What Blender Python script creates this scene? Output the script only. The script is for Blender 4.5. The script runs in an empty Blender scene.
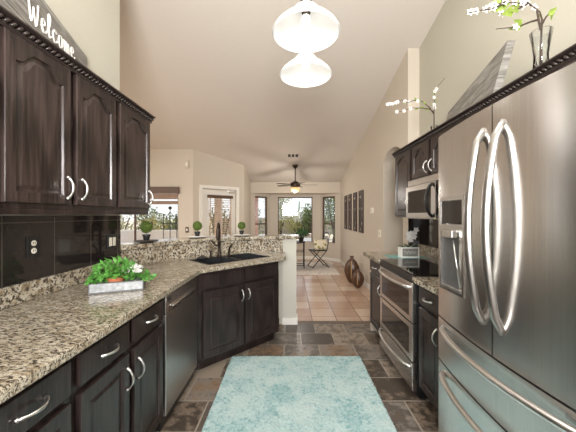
import bpy, bmesh, math, random
from mathutils import Vector, Matrix
PI = math.pi
random.seed(7)
S = bpy.context.scene
C = S.collection

# ------------------------------------------------------------------ camera
H = 1.37
cam_d = bpy.data.cameras.new('camera'); cam = bpy.data.objects.new('camera', cam_d); C.objects.link(cam)
cam.location = (0, 0, H); cam.rotation_euler = (PI/2, 0, 0)
cam_d.sensor_width = 36; cam_d.lens = 36*283/576
cam_d.shift_x = -2/576; cam_d.shift_y = -1/576
cam_d.clip_start = 0.02; cam_d.clip_end = 400
S.camera = cam
# ------------------------------------------------------------------ world, light, exposure
S.view_settings.view_transform = 'Standard'; S.view_settings.look = 'None'
S.view_settings.gamma = 1; S.view_settings.use_curve_mapping = False
S.view_settings.exposure = 0.84
w = bpy.data.worlds.new('world'); S.world = w; w.use_nodes = True
wn = w.node_tree.nodes; wl = w.node_tree.links
bg = wn['Background']; bg.inputs['Strength'].default_value = .78
tc = wn.new('ShaderNodeTexCoord'); sx = wn.new('ShaderNodeSeparateXYZ'); wl.new(tc.outputs['Generated'], sx.inputs[0])
cr = wn.new('ShaderNodeValToRGB'); wl.new(sx.outputs['Z'], cr.inputs[0]); wl.new(cr.outputs[0], bg.inputs['Color'])
cr.color_ramp.elements[0].position = 0.0; cr.color_ramp.elements[0].color = (.86, .88, .88, 1)
cr.color_ramp.elements[1].position = 0.5; cr.color_ramp.elements[1].color = (.62, .76, .98, 1)

def light(name, kind, loc, energy, rot=(0, 0, 0), size=1, size_y=None, color=(1, 1, 1), rad=.05):
    d = bpy.data.lights.new(name, kind); d.energy = energy; d.color = color
    if kind == 'AREA':
        d.shape = 'RECTANGLE'; d.size = size; d.size_y = size_y or size
    elif kind == 'POINT': d.shadow_soft_size = rad
    elif kind == 'SUN': d.angle = math.radians(2)
    o = bpy.data.objects.new(name, d); C.objects.link(o); o.location = loc; o.rotation_euler = rot
    return o
light('sun', 'SUN', (0, 20, 20), 4.0, (math.radians(38), 0, math.radians(200)), color=(1, .95, .86))
light('rear_fill', 'AREA', (-.62, -2.0, 1.75), 9, (PI/2, 0, 0), .75, 1.7, (.97, .98, 1))  # pair of fill lamps added behind the camera to brighten the kitchen
light('rear_fill', 'AREA', (.62, -2.0, 1.75), 9, (PI/2, 0, 0), .75, 1.7, (.97, .98, 1))
light('living_fill', 'AREA', (-3.8, 3.3, 2.9), 62, (0, 0, 0), 1.8, 1.4, (1, .97, .93))  # unseen fill lamp added to light the living room; no fixture there
light('kitchen_fill', 'AREA', (.1, .6, 3.6), 22, (0, 0, 0), 1.6, 2.4, (1, .98, .95))  # soft fill added above the frame, not a ceiling fixture
light('bounce_fill', 'AREA', (0, -1.3, 1.75), 94, (math.radians(118), 0, 0), 1.0, 1.0, (1, .98, .96)).data.spread = math.radians(150)  # fill lamp added behind the camera, aimed up to brighten the ceiling
light('pendant_glow', 'POINT', (.085, 1.5, 2.31), .35, color=(1, .95, .87), rad=.06)
light('pendant_glow', 'POINT', (.108, 1.95, 2.31), .35, color=(1, .95, .87), rad=.06)
light('fan_lamp_glow', 'POINT', (.1, 6.99, 1.88), 15, color=(1, .93, .84), rad=.1)

# ------------------------------------------------------------------ materials
def newmat(name):
    m = bpy.data.materials.new(name); m.use_nodes = True
    nt = m.node_tree; b = nt.nodes['Principled BSDF']
    return m, nt, b
def rgb(c): return (c[0], c[1], c[2], 1)
def node(nt, t, **kw):
    n = nt.nodes.new(t)
    for k, v in kw.items(): setattr(n, k, v)
    return n
def coords(nt, scale=(1, 1, 1), src='Object', rot=(0, 0, 0)):
    m = node(nt, 'ShaderNodeMapping'); m.inputs['Scale'].default_value = scale; m.inputs['Rotation'].default_value = rot
    if src == 'World':
        g = node(nt, 'ShaderNodeNewGeometry'); nt.links.new(g.outputs['Position'], m.inputs[0])
    else:
        t = node(nt, 'ShaderNodeTexCoord'); nt.links.new(t.outputs[src], m.inputs[0])
    return m.outputs[0]
def noise(nt, co, scale, detail=4, rough=.55):
    n = node(nt, 'ShaderNodeTexNoise'); n.inputs['Scale'].default_value = scale
    n.inputs['Detail'].default_value = detail; n.inputs['Roughness'].default_value = rough
    if co: nt.links.new(co, n.inputs['Vector'])
    return n.outputs[0]
def ramp(nt, fac, stops, interp='LINEAR'):
    r = node(nt, 'ShaderNodeValToRGB'); cr = r.color_ramp; cr.interpolation = interp
    while len(cr.elements) < len(stops): cr.elements.new(.5)
    for e, (p, c) in zip(cr.elements, stops): e.position = p; e.color = rgb(c)
    nt.links.new(fac, r.inputs[0]); return r.outputs[0]
def mix(nt, fac, a, b, mode='MIX'):
    m = node(nt, 'ShaderNodeMix', data_type='RGBA', blend_type=mode)
    for i, v in ((0, fac), (6, a), (7, b)):
        if isinstance(v, (int, float)): m.inputs[i].default_value = v
        elif isinstance(v, tuple): m.inputs[i].default_value = rgb(v)
        else: nt.links.new(v, m.inputs[i])
    return m.outputs[2]
def bump(nt, b, h, strength=.2, dist=.002):
    n = node(nt, 'ShaderNodeBump'); n.inputs['Strength'].default_value = strength; n.inputs['Distance'].default_value = dist
    nt.links.new(h, n.inputs['Height']); nt.links.new(n.outputs[0], b.inputs['Normal'])
def simple(name, col, rough=.5, metal=0, var=.12, scale=30, bmp=0, coat=0, emit=0, ecol=None):
    m, nt, b = newmat(name)
    co = coords(nt)
    n = noise(nt, co, scale)
    c = ramp(nt, n, [(.3, tuple(x*(1-var) for x in col)), (.7, tuple(min(1, x*(1+var)) for x in col))])
    nt.links.new(c, b.inputs['Base Color'])
    b.inputs['Roughness'].default_value = rough; b.inputs['Metallic'].default_value = metal
    b.inputs['Coat Weight'].default_value = coat
    if bmp: bump(nt, b, n, bmp)
    if emit:
        b.inputs['Emission Color'].default_value = rgb(ecol or col); b.inputs['Emission Strength'].default_value = emit
    return m

def wood_mat(name, c1, c2, rough=.33, axis='z'):
    m, nt, b = newmat(name)
    co = coords(nt, (38, 38, 2.2) if axis == 'z' else (2.2, 38, 38))
    n = noise(nt, co, 1.6, 5, .6)
    co2 = coords(nt, (9, 9, 1.0) if axis == 'z' else (1.0, 9, 9))
    wv = node(nt, 'ShaderNodeTexWave', wave_type='RINGS'); wv.inputs['Scale'].default_value = .9
    wv.inputs['Distortion'].default_value = 7; wv.inputs['Detail'].default_value = 3
    nt.links.new(co2, wv.inputs['Vector'])
    f = mix(nt, .16, n, wv.outputs[0])
    col = ramp(nt, f, [(.38, c1), (.62, c2)])
    nt.links.new(col, b.inputs['Base Color']); b.inputs['Roughness'].default_value = rough
    bump(nt, b, f, .6, .003)
    return m
def granite_mat(name, world_scale=(1, 1, 1), rot=0.0):
    m, nt, b = newmat(name)
    co = coords(nt, world_scale, 'World', (0, 0, rot))
    n1 = noise(nt, co, 22, 4, .6)
    base = ramp(nt, n1, [(.30, (.26, .20, .13)), (.45, (.42, .365, .275)), (.58, (.57, .52, .42)), (.72, (.34, .28, .20))])
    n2 = noise(nt, co, 85, 3, .75)
    k1 = ramp(nt, n2, [(.45, (1, 1, 1)), (.50, (0, 0, 0))])
    c = mix(nt, k1, base, (.075, .058, .042))
    n3 = noise(nt, co, 48, 4, .75)
    k2 = ramp(nt, n3, [(.56, (0, 0, 0)), (.62, (1, 1, 1))])
    c = mix(nt, k2, c, (.25, .19, .12))
    v = node(nt, 'ShaderNodeTexVoronoi'); v.inputs['Scale'].default_value = 120; nt.links.new(co, v.inputs['Vector'])
    k3 = ramp(nt, v.outputs['Distance'], [(.18, (1, 1, 1)), (.26, (0, 0, 0))])
    k3 = mix(nt, 1.0, k3, ramp(nt, n3, [(.45, (1, 1, 1)), (.52, (0, 0, 0))]), 'MULTIPLY')
    c = mix(nt, k3, c, (.035, .028, .022))
    nt.links.new(c, b.inputs['Base Color'])
    b.inputs['Roughness'].default_value = .16
    return m
def steel_mat(name, col=(.62, .60, .58), rough=.27, sc=(2, 2, 260), bmp=.08):
    m, nt, b = newmat(name)
    n = noise(nt, coords(nt, sc, 'World'), 1, 3)
    nt.links.new(ramp(nt, n, [(.3, tuple(x*.93 for x in col)), (.7, tuple(min(1, x*1.06) for x in col))]), b.inputs['Base Color'])
    b.inputs['Metallic'].default_value = 1; b.inputs['Roughness'].default_value = rough
    bump(nt, b, n, bmp, .001)
    return m

M = {}
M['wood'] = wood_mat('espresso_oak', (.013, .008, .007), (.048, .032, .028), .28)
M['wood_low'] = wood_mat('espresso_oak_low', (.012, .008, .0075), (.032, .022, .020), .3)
M['crown'] = simple('espresso_crown', (.035, .025, .022), .3)
M['granite'] = granite_mat('granite_top', (.62, 1.55, 1.2), .28)
M['granite_edge'] = granite_mat('granite_splash', (.55, .55, .55), .3)
M['nickel'] = simple('brushed_nickel', (.78, .77, .75), .28, 1, .04)
M['steel'] = steel_mat('stainless_brushed')
M['steel_v'] = steel_mat('stainless_fridge', (.68, .665, .645), .25, (200, 200, 2), .05)
for k_ in ('steel_v',):
    M[k_].node_tree.nodes['Principled BSDF'].inputs['Anisotropic'].default_value = .7
    M[k_].node_tree.nodes['Principled BSDF'].inputs['Anisotropic Rotation'].default_value = .25
M['steel_h'] = simple('stainless_handle', (.46, .44, .42), .3, 1, .03)
M['recess'] = simple('recess_plastic', (.10, .10, .10), .45)
M['steel_dark'] = steel_mat('stainless_dark', (.50, .49, .48), .3)
M['glass_black'] = simple('black_glass', (.012, .010, .010), .06, 0, .02)
M['plastic_black'] = simple('black_plastic', (.015, .015, .016), .3)
M['bronze'] = simple('oil_rubbed_bronze', (.045, .030, .022), .35, .7)
M['iron'] = simple('dark_iron', (.03, .026, .024), .5, .5)
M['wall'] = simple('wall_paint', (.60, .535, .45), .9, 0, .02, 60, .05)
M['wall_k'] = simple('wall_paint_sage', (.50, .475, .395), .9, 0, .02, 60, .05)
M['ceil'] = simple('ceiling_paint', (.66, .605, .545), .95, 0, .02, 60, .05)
M['white'] = simple('white_trim', (.82, .80, .74), .45, 0, .02)
M['post'] = simple('pony_wall_paint', (.56, .54, .47), .85, 0, .02, 60, .05)
M['ivory'] = simple('ivory_plastic', (.80, .76, .64), .4, 0, .02)
M['brownframe'] = simple('bronze_window_frame', (.10, .055, .035), .5)
M['terracotta'] = simple('terracotta', (.52, .17, .08), .8)
M['soil'] = simple('potting_soil', (.03, .02, .015), .95, 0, .4, 90)
M['zinc'] = simple('galvanised_zinc', (.20, .205, .205), .45, .7, .35, 45)
M['zinc_rim'] = simple('dark_zinc_rim', (.12, .12, .12), .5, .6)
M['leaf'] = simple('leaf_green', (.10, .29, .05), .5, 0, .5, 18)
M['leaf_dark'] = simple('leaf_dark_green', (.025, .085, .02), .5, 0, .4, 20)
M['leaf_olive'] = simple('leaf_olive', (.22, .30, .05), .5, 0, .3, 20)
M['boxwood'] = simple('boxwood_green', (.10, .155, .025), .7, 0, .5, 60)
M['petal'] = simple('white_petal', (.72, .70, .67), .6, 0, .05)
M['bark'] = simple('bark', (.06, .038, .027), .8, 0, .4, 60)
M['stem'] = simple('stem_green', (.14, .17, .05), .6)
M['pillow'] = simple('pillow_fabric', (.60, .53, .36), .9, 0, .35, 9)
M['ceramic'] = simple('white_ceramic', (.86, .84, .80), .2, 0, .02)
M['vase'] = simple('brown_vase', (.075, .032, .014), .3, 0, .5, 9)
M['vase_stripe'] = simple('vase_stripe', (.42, .27, .13), .4, 0, .3, 30)
M['teal'] = simple('teal_glass', (.10, .42, .40), .12)
M['opal'] = simple('opal_glass', (.60, .59, .57), .35, 0, .02, emit=.12, ecol=(1, .97, .92))
M['bulb'] = simple('bulb', (1, 1, 1), .4, emit=1.2, ecol=(1, .95, .86))
M['amber'] = simple('amber_bowl', (.55, .36, .18), .35, emit=.5, ecol=(1, .62, .30))
M['stucco'] = simple('outside_stucco', (.50, .40, .32), .9, 0, .12)
M['patio'] = simple('patio_paint', (.60, .42, .34), .9)
M['roof'] = simple('outside_roof_tile', (.42, .22, .16), .9, 0, .25, 5)
M['sand'] = simple('desert_ground', (.42, .35, .26), .95, 0, .2, 2)
M['bush'] = simple('bush_leaf', (.17, .21, .07), .8, 0, .45, 3)
M['bush2'] = simple('bush_leaf_yellow', (.36, .33, .12), .8, 0, .4, 3)
M['cactus'] = simple('saguaro_green', (.20, .26, .16), .85, 0, .2, 8)
M['fence'] = simple('white_fence', (.85, .83, .80), .7)
M['blind'] = simple('wood_blind', (.50, .36, .25), .6)
M['brick'] = simple('outside_brick', (.62, .50, .42), .9, 0, .2, 14)
M['print'] = simple('print_cream', (.55, .48, .38), .8)
M['slot'] = simple('vent_slot', (.03, .03, .03), .8)
M['sink'] = simple('black_composite', (.018, .018, .020), .25)

def glass_mat():
    m, nt, b = newmat('window_pane'); nt.nodes.remove(b)
    out = nt.nodes['Material Output']; t = node(nt, 'ShaderNodeBsdfTransparent'); t.inputs[0].default_value = (.97, .98, .98, 1)
    g = node(nt, 'ShaderNodeBsdfGlossy'); g.inputs['Roughness'].default_value = .02
    f = node(nt, 'ShaderNodeFresnel'); f.inputs[0].default_value = 1.35
    x = node(nt, 'ShaderNodeMixShader'); nt.links.new(f.outputs[0], x.inputs[0]); nt.links.new(t.outputs[0], x.inputs[1])
    nt.links.new(g.outputs[0], x.inputs[2]); nt.links.new(x.outputs[0], out.inputs[0]); return m
M['pane'] = glass_mat()
def tile_mat(name, tile_w, tile_h, off, cols, mortar, msize, rough, ox=0, oy=0, bm=.5, nscale=4, axes='xy'):
    m, nt, b = newmat(name)
    g = node(nt, 'ShaderNodeNewGeometry')
    mp = node(nt, 'ShaderNodeMapping'); mp.inputs['Location'].default_value = (ox, oy, 0)
    if axes == 'yz':
        s = node(nt, 'ShaderNodeSeparateXYZ'); k = node(nt, 'ShaderNodeCombineXYZ')
        nt.links.new(g.outputs['Position'], s.inputs[0]); nt.links.new(s.outputs[1], k.inputs[0]); nt.links.new(s.outputs[2], k.inputs[1])
        nt.links.new(k.outputs[0], mp.inputs[0])
    else: nt.links.new(g.outputs['Position'], mp.inputs[0])
    br = node(nt, 'ShaderNodeTexBrick'); br.offset = off; br.squash = 1
    nt.links.new(mp.outputs[0], br.inputs['Vector'])
    br.inputs['Scale'].default_value = 1; br.inputs['Brick Width'].default_value = tile_w; br.inputs['Row Height'].default_value = tile_h
    br.inputs['Mortar Size'].default_value = msize; br.inputs['Mortar Smooth'].default_value = .1; br.inputs['Bias'].default_value = 0
    br.inputs['Color1'].default_value = (0, 0, 0, 1); br.inputs['Color2'].default_value = (1, 1, 1, 1); br.inputs['Mortar'].default_value = (.5, .5, .5, 1)
    n = noise(nt, g.outputs['Position'], nscale, 6, .65)
    n2 = noise(nt, g.outputs['Position'], nscale*3.1, 5, .65)
    f = mix(nt, .50, br.outputs['Color'], mix(nt, .45, n, n2))
    c = ramp(nt, f, [(i/(len(cols)-1)*.30+.35, q) for i, q in enumerate(cols)])
    c = mix(nt, br.outputs['Fac'], c, mortar)
    nt.links.new(c, b.inputs['Base Color']); b.inputs['Roughness'].default_value = rough
    inv = node(nt, 'ShaderNodeMath', operation='SUBTRACT'); inv.inputs[0].default_value = 1; nt.links.new(br.outputs['Fac'], inv.inputs[1])
    ad = node(nt, 'ShaderNodeMath', operation='MULTIPLY_ADD'); nt.links.new(n2, ad.inputs[0]); ad.inputs[1].default_value = bm; nt.links.new(inv.outputs[0], ad.inputs[2])
    bump(nt, b, ad.outputs[0], .5, .003)
    return m
M['slate'] = tile_mat('slate_tiles', .36, .30, .5, [(.07, .054, .042), (.23, .18, .135), (.13, .095, .07), (.11, .094, .08), (.25, .22, .19), (.26, .165, .10), (.11, .093, .078), (.33, .27, .21)], (.34, .30, .25), .0055, .34, ox=.06, oy=.015, nscale=5)
M['tan'] = tile_mat('tan_tiles', .32, .32, 0, [(.47, .31, .22), (.56, .40, .30), (.64, .49, .38)], (.28, .19, .14), .006, .22, ox=.03, oy=.02, bm=.2, nscale=3)
M['border'] = tile_mat('border_mosaic', .03, .02, .5, [(.08, .06, .05), (.22, .15, .1), (.14, .11, .09)], (.2, .16, .13), .003, .5, nscale=30)
M['blacktile'] = tile_mat('black_tiles', .31, .36, 0, [(.020, .016, .015), (.028, .022, .020)], (.11, .09, .08), .0022, .05, ox=-.145, oy=-.25, bm=0, axes='yz')
def rug_mat():
    m, nt, b = newmat('aqua_rug')
    co = coords(nt, (1, 1, 1))
    n = noise(nt, co, 4, 5, .75); n2 = noise(nt, co, 90, 3, .7); n3 = noise(nt, co, 38, 4, .8)
    c = ramp(nt, n, [(.36, (.34, .56, .58)), (.47, (.52, .71, .71)), (.6, (.64, .78, .77))])
    c = mix(nt, .35, c, ramp(nt, n2, [(.3, (.25, .45, .46)), (.6, (.68, .82, .80))]))
    k = mix(nt, 1.0, ramp(nt, n3, [(.52, (0, 0, 0)), (.58, (1, 1, 1))]), ramp(nt, n, [(.45, (1, 1, 1)), (.56, (.12, .12, .12))]), 'MULTIPLY')
    c = mix(nt, k, c, (.26, .48, .50))
    nt.links.new(c, b.inputs['Base Color']); b.inputs['Roughness'].default_value = .95
    bump(nt, b, n2, .9, .012); return m
M['rug'] = rug_mat()
M['shag'] = simple('shag_grey', (.62, .56, .50), .95, 0, .35, 30, .9)
def plank_mat():
    m, nt, b = newmat('weathered_planks')
    n = noise(nt, coords(nt, (3, 3, 40)), 1.5, 6, .7)
    c = ramp(nt, n, [(.25, (.10, .09, .08)), (.5, (.24, .225, .20)), (.7, (.44, .42, .39))])
    nt.links.new(c, b.inputs['Base Color']); b.inputs['Roughness'].default_value = .85; bump(nt, b, n, .5, .003); return m
M['plank'] = plank_mat()
def scroll_mat():
    m, nt, b = newmat('pierced_panel')
    v = node(nt, 'ShaderNodeTexVoronoi'); v.inputs['Scale'].default_value = 9; nt.links.new(coords(nt, (1, 1.4, .9)), v.inputs['Vector'])
    nt.links.new(ramp(nt, v.outputs['Distance'], [(.22, (.50, .43, .34)), (.32, (.045, .025, .018))]), b.inputs['Base Color']); b.inputs['Roughness'].default_value = .6; return m
M['scroll'] = scroll_mat()
def cushion_mat():
    m, nt, b = newmat('leaf_print_cushion')
    v = node(nt, 'ShaderNodeTexVoronoi'); v.inputs['Scale'].default_value = 11; nt.links.new(coords(nt), v.inputs['Vector'])
    nt.links.new(ramp(nt, v.outputs['Distance'], [(.22, (.16, .17, .05)), (.3, (.45, .42, .12)), (.42, (.72, .64, .50))]), b.inputs['Base Color']); b.inputs['Roughness'].default_value = .9; return m
M['panel'] = simple('carved_panel_frame', (.045, .024, .017), .5)
M['cushion'] = cushion_mat()

# ------------------------------------------------------------------ mesh helpers
class MB:
    def __init__(s): s.b = bmesh.new()
    def box(s, x0, x1, y0, y1, z0, z1, bev=0):
        vs = [s.b.verts.new((x, y, z)) for x in (x0, x1) for y in (y0, y1) for z in (z0, z1)]
        fs = [(0, 1, 3, 2), (4, 6, 7, 5), (0, 4, 5, 1), (2, 3, 7, 6), (0, 2, 6, 4), (1, 5, 7, 3)]
        F = [s.b.faces.new([vs[i] for i in f]) for f in fs]
        if bev:
            es = list({e for f in F for e in f.edges})
            bmesh.ops.bevel(s.b, geom=es, offset=bev, segments=2, affect='EDGES', profile=.6)
        return s
    def prism(s, pts, z0, z1):           # plan outline (x,y), extruded up
        lo = [s.b.verts.new((p[0], p[1], z0)) for p in pts]; hi = [s.b.verts.new((p[0], p[1], z1)) for p in pts]
        n = len(pts); s.b.faces.new(lo[::-1]); s.b.faces.new(hi)
        for i in range(n): s.b.faces.new((lo[i], lo[(i+1) % n], hi[(i+1) % n], hi[i]))
        return s
    def extr(s, pts3, vec):              # planar polygon extruded along vec
        lo = [s.b.verts.new(p) for p in pts3]; v = Vector(vec); hi = [s.b.verts.new(Vector(p)+v) for p in pts3]
        n = len(lo); s.b.faces.new(lo[::-1]); s.b.faces.new(hi)
        for i in range(n): s.b.faces.new((lo[i], lo[(i+1) % n], hi[(i+1) % n], hi[i]))
        return s
    def tube(s, pts, r, seg=8, closed=False):
        pts = [Vector(p) for p in pts]; n = len(pts)
        rr = r if isinstance(r, (list, tuple)) else [r]*n
        up = None; rings = []
        for i, p in enumerate(pts):
            a = pts[(i-1) % n] if (closed or i > 0) else p; c = pts[(i+1) % n] if (closed or i < n-1) else p
            t = (c-a).normalized()
            if up is None: up = Vector((0, 0, 1)) if abs(t.z) < .9 else Vector((1, 0, 0))
            u = (up - t*up.dot(t))
            if u.length < 1e-5: u = t.orthogonal()
            u.normalize(); up = u; v = t.cross(u)
            rings.append([s.b.verts.new(p + (u*math.cos(2*PI*k/seg) + v*math.sin(2*PI*k/seg))*rr[i]) for k in range(seg)])
        m = n if closed else n-1
        for i in range(m):
            A, B = rings[i], rings[(i+1) % n]
            for k in range(seg): s.b.faces.new((A[k], A[(k+1) % seg], B[(k+1) % seg], B[k]))
        if not closed: s.b.faces.new(rings[0][::-1]); s.b.faces.new(rings[-1])
        return s
    def lathe(s, prof, c=(0, 0, 0), seg=24, sy=1, caps=True):
        rings = []
        for r, z in prof:
            rings.append([s.b.verts.new((c[0]+r*math.cos(2*PI*k/seg), c[1]+sy*r*math.sin(2*PI*k/seg), c[2]+z)) for k in range(seg)])
        for A, B in zip(rings, rings[1:]):
            for k in range(seg): s.b.faces.new((A[k], A[(k+1) % seg], B[(k+1) % seg], B[k]))
        if caps:
            s.b.faces.new(rings[0][::-1]); s.b.faces.new(rings[-1])
        return s
    def ball(s, c, r, sub=2, jit=0, sc=(1, 1, 1)):
        ret = bmesh.ops.create_icosphere(s.b, subdivisions=sub, radius=1)
        for v in ret['verts']:
            k = r*(1+random.uniform(-jit, jit)); v.co = Vector((v.co.x*k*sc[0]+c[0], v.co.y*k*sc[1]+c[1], v.co.z*k*sc[2]+c[2]))
        return s
    def leaf(s, p, d, L, W, nrm=None):
        p = Vector(p); d = Vector(d).normalized(); n = Vector(nrm) if nrm else Vector((random.gauss(0, 1), random.gauss(0, 1), random.gauss(0, 1)+1.2))
        w_ = d.cross(n)
        if w_.length < 1e-4: w_ = d.orthogonal()
        w_.normalize(); n = w_.cross(d).normalized()
        a = s.b.verts.new(p); t = s.b.verts.new(p+d*L-n*L*.12)
        l1 = s.b.verts.new(p+d*L*.38+w_*W*.5+n*L*.05); r1 = s.b.verts.new(p+d*L*.38-w_*W*.5+n*L*.05)
        s.b.faces.new((a, l1, t)); s.b.faces.new((a, t, r1)); return s
    def build(s, name, mat, parent=None, smooth=False, loc=None, rotz=None):
        bmesh.ops.recalc_face_normals(s.b, faces=s.b.faces[:])
        me = bpy.data.meshes.new(name); s.b.to_mesh(me); s.b.free()
        if smooth:
            for p in me.polygons: p.use_smooth = True
            if smooth != 'all':
                try: me.set_sharp_from_angle(angle=math.radians(40))
                except Exception: pass
        me.materials.append(mat)
        o = bpy.data.objects.new(name, me); C.objects.link(o)
        if parent: o.parent = parent
        if loc: o.location = loc
        if rotz is not None: o.rotation_euler = (0, 0, rotz)
        return o
def tag(o, label, cat, group=None, kind=None):
    o['label'] = label; o['category'] = cat
    if group: o['group'] = group
    if kind: o['kind'] = kind
    return o
def thing(name, label, cat, loc=(0, 0, 0), rotz=0, group=None):
    o = bpy.data.objects.new(name, None); C.objects.link(o); o.location = loc; o.rotation_euler = (0, 0, rotz)
    o.empty_display_size = .05
    return tag(o, label, cat, group)
def struct(o): o['kind'] = 'structure'; return o
def copy_tree(o, parent=None):
    c = o.copy(); C.objects.link(c)
    if parent: c.parent = parent
    for ch in list(o.children): copy_tree(ch, c)
    return c

# ------------------------------------------------------------------ room shell
CA, CB = 4.262, -.237
def cz(y): return CA + CB*y
XR, XN, XL = 1.60, 1.46, -1.42
YS = 3.50
def wall_run(name, a, b, th, mat, holes=(), z0=0, ztop=None, side=1):
    """wall from plan point a to b; thickness towards 'side' of the direction; holes = (s0,s1,z0,z1) along the run; its top meets the ceiling"""
    a = Vector((a[0], a[1])); b = Vector((b[0], b[1])); d = b-a; L = d.length; d.normalize(); n = Vector((-d.y, d.x))*side
    m = MB()
    cuts = sorted({0, L} | {h[0] for h in holes} | {h[1] for h in holes})
    def quadcol(s0, s1, za, zb):
        P = [a+d*s0, a+d*s1, a+d*s1+n*th, a+d*s0+n*th]
        top = [(cz(p.y) if ztop is None else ztop) if zb is None else zb for p in P]
        lo = [m.b.verts.new((p.x, p.y, za)) for p in P]; hi = [m.b.verts.new((p.x, p.y, t)) for p, t in zip(P, top)]
        m.b.faces.new(lo[::-1]); m.b.faces.new(hi)
        for i in range(4): m.b.faces.new((lo[i], lo[(i+1) % 4], hi[(i+1) % 4], hi[i]))
    for s0, s1 in zip(cuts, cuts[1:]):
        h = [h for h in holes if h[0] <= s0+1e-6 and h[1] >= s1-1e-6]
        if h:
            if h[0][2] > z0: quadcol(s0, s1, z0, h[0][2])
            quadcol(s0, s1, h[0][3], None)
        else: quadcol(s0, s1, z0, None)
    return struct(m.build(name, mat))

# floors
struct(MB().box(-5.1, 1.62, -2.2, 3.56, -.06, 0).build('floor', M['slate']))
struct(MB().box(-5.1, 3.2, 3.66, 9.1, -.06, 0).build('floor_far', M['tan']))
struct(MB().box(-5.1, 1.62, 3.56, 3.66, -.06, 0.0).build('floor_border', M['border']))
# ceiling: one sloped slab
m = MB()
V = [m.b.verts.new((x, y, cz(y)+dz)) for dz in (0, .08) for x, y in ((-5.2, -2.3), (1.75, -2.3), (1.75, 8.3), (-5.2, 8.3))]
m.b.faces.new(V[:4]); m.b.faces.new(V[4:][::-1])
for i in range(4): m.b.faces.new((V[i], V[(i+1) % 4], V[4+(i+1) % 4], V[4+i]))
struct(m.build('ceiling', M['ceil']))
# kitchen walls
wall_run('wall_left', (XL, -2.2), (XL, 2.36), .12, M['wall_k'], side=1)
wall_run('wall_living_front', (-5.0, 2.24), (XL-.12, 2.24), .12, M['wall'], side=1)
wall_run('wall_living_left', (-5.0, 2.24), (-5.0, 6.27), .12, M['wall'], holes=[(.75, 3.35, .7, 2.3)], side=1)
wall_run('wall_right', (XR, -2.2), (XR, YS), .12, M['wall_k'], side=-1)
wall_run('wall_rear', (XL-.12, -2.2), (XR+.12, -2.2), .12, M['wall'], holes=[(.6, 2.5, .9, 2.6)], side=-1)
# window of the rear wall (behind the viewer)
wf = MB()
for a in ((-.94, .96, .88, .93), (-.94, .96, 2.55, 2.6)): wf.box(a[0], a[1], -2.28, -2.24, a[2], a[3])
for x in (-.94, -.01, .91): wf.box(x, x+.05, -2.28, -2.24, .93, 2.55)
wo = struct(wf.build('window_5', M['brownframe'])); MB().box(-.94, .96, -2.265, -2.26, .93, 2.55).build('pane', M['pane'], wo)

# right wall of the nook with the arch
def arch_wall():
    m = MB(); y0, y1 = YS, 8.2; ay0, ay1 = 3.66, 4.44; zs, zt = 2.10, 2.33; th = .42
    pts = [(y0, 0), (ay0, 0), (ay0, zs)]
    n = 16
    for i in range(1, n):
        t = PI - PI*i/n
        pts.append(((ay0+ay1)/2 + (ay1-ay0)/2*math.cos(t), zs+(zt-zs)*math.sin(t)))
    pts += [(ay1, zs), (ay1, 0), (y1, 0), (y1, cz(y1)), (y0, cz(y0))]
    m.extr([(XN, y, z) for y, z in pts], (th, 0, 0))
    o = m.build('wall_nook_right', M['wall'])
    return struct(o)
arch_wall()
wall_run('wall_hall', (3.1, 3.3), (3.1, 5.6), .1, M['wall'], side=-1, ztop=2.5)
wall_run('wall_hall_end', (1.88, 5.5), (3.1, 5.5), .1, M['wall'], side=1, ztop=2.5)
wall_run('wall_hall_near', (1.74, 3.3), (3.2, 3.3), .1, M['wall'], side=-1, ztop=2.5)
struct(MB().box(1.74, 3.2, 3.2, 5.7, 2.5, 2.56).build('ceiling_hall', M['ceil']))
# living back wall with wide window, angled wall with door, short nook wall
YB = 6.15
wall_run('wall_living_back', (-5.0, YB), (-2.11, YB), .12, M['wall'], holes=[(1.0, 2.57, .62, 1.98)], side=1)
A0, A1 = Vector((-2.11, YB)), Vector((-1.14, 7.0)); AD = (A1-A0).normalized(); AL = (A1-A0).length
def along(px):   # distance along angled wall of a given picture column ratio
    k = (px-290)/283
    return (k*A0.y-A0.x)/(AD.x-k*AD.y)
ds0, ds1 = along(202.3), along(236.3)
wall_run('wall_angled', A0, A1, .12, M['wall'], holes=[(ds0, ds1, 0, 1.97)], side=1)
wall_run('wall_nook_left', (-1.14, 7.0), (-1.14, 8.2), .12, M['wall'], side=1)
# bay
BY, BH = 8.81, 2.007
wall_run('wall_back_header', (-1.26, 8.2), (XN, 8.2), .12, M['wall'], z0=BH, side=1)
cw0, cw1 = (277.8-290)*BY/283, (312.6-290)*BY/283
wz0, wz1 = .51, 1.93
bx0, bx1 = -.62, .93
wall_run('wall_bay_centre', (bx0, BY), (bx1, BY), .12, M['wall'], holes=[(cw0-bx0, cw1-bx0, wz0, wz1)], ztop=BH, side=1)
RB0, RB1 = Vector((bx1, BY)), Vector((XN, 8.2)); RBd = (RB1-RB0).normalized(); RBL = (RB1-RB0).length
LB0, LB1 = Vector((-1.14, 8.2)), Vector((bx0, BY)); LBd = (LB1-LB0).normalized(); LBL = (LB1-LB0).length
def alongp(P, D, px):
    k = (px-290)/283; return (k*P.y-P.x)/(D.x-k*D.y)
rs0, rs1 = max(.05, alongp(RB0, RBd, 321.7)), alongp(RB0, RBd, 335)
ls0, ls1 = alongp(LB0, LBd, 255), alongp(LB0, LBd, 268)
wall_run('wall_bay_right', RB0, RB1, .12, M['wall'], holes=[(rs0, rs1, wz0, wz1)], ztop=BH, side=1)
wall_run('wall_bay_left', LB0, LB1, .12, M['wall'], holes=[(ls0, ls1, wz0, wz1)], ztop=BH, side=1)
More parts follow.
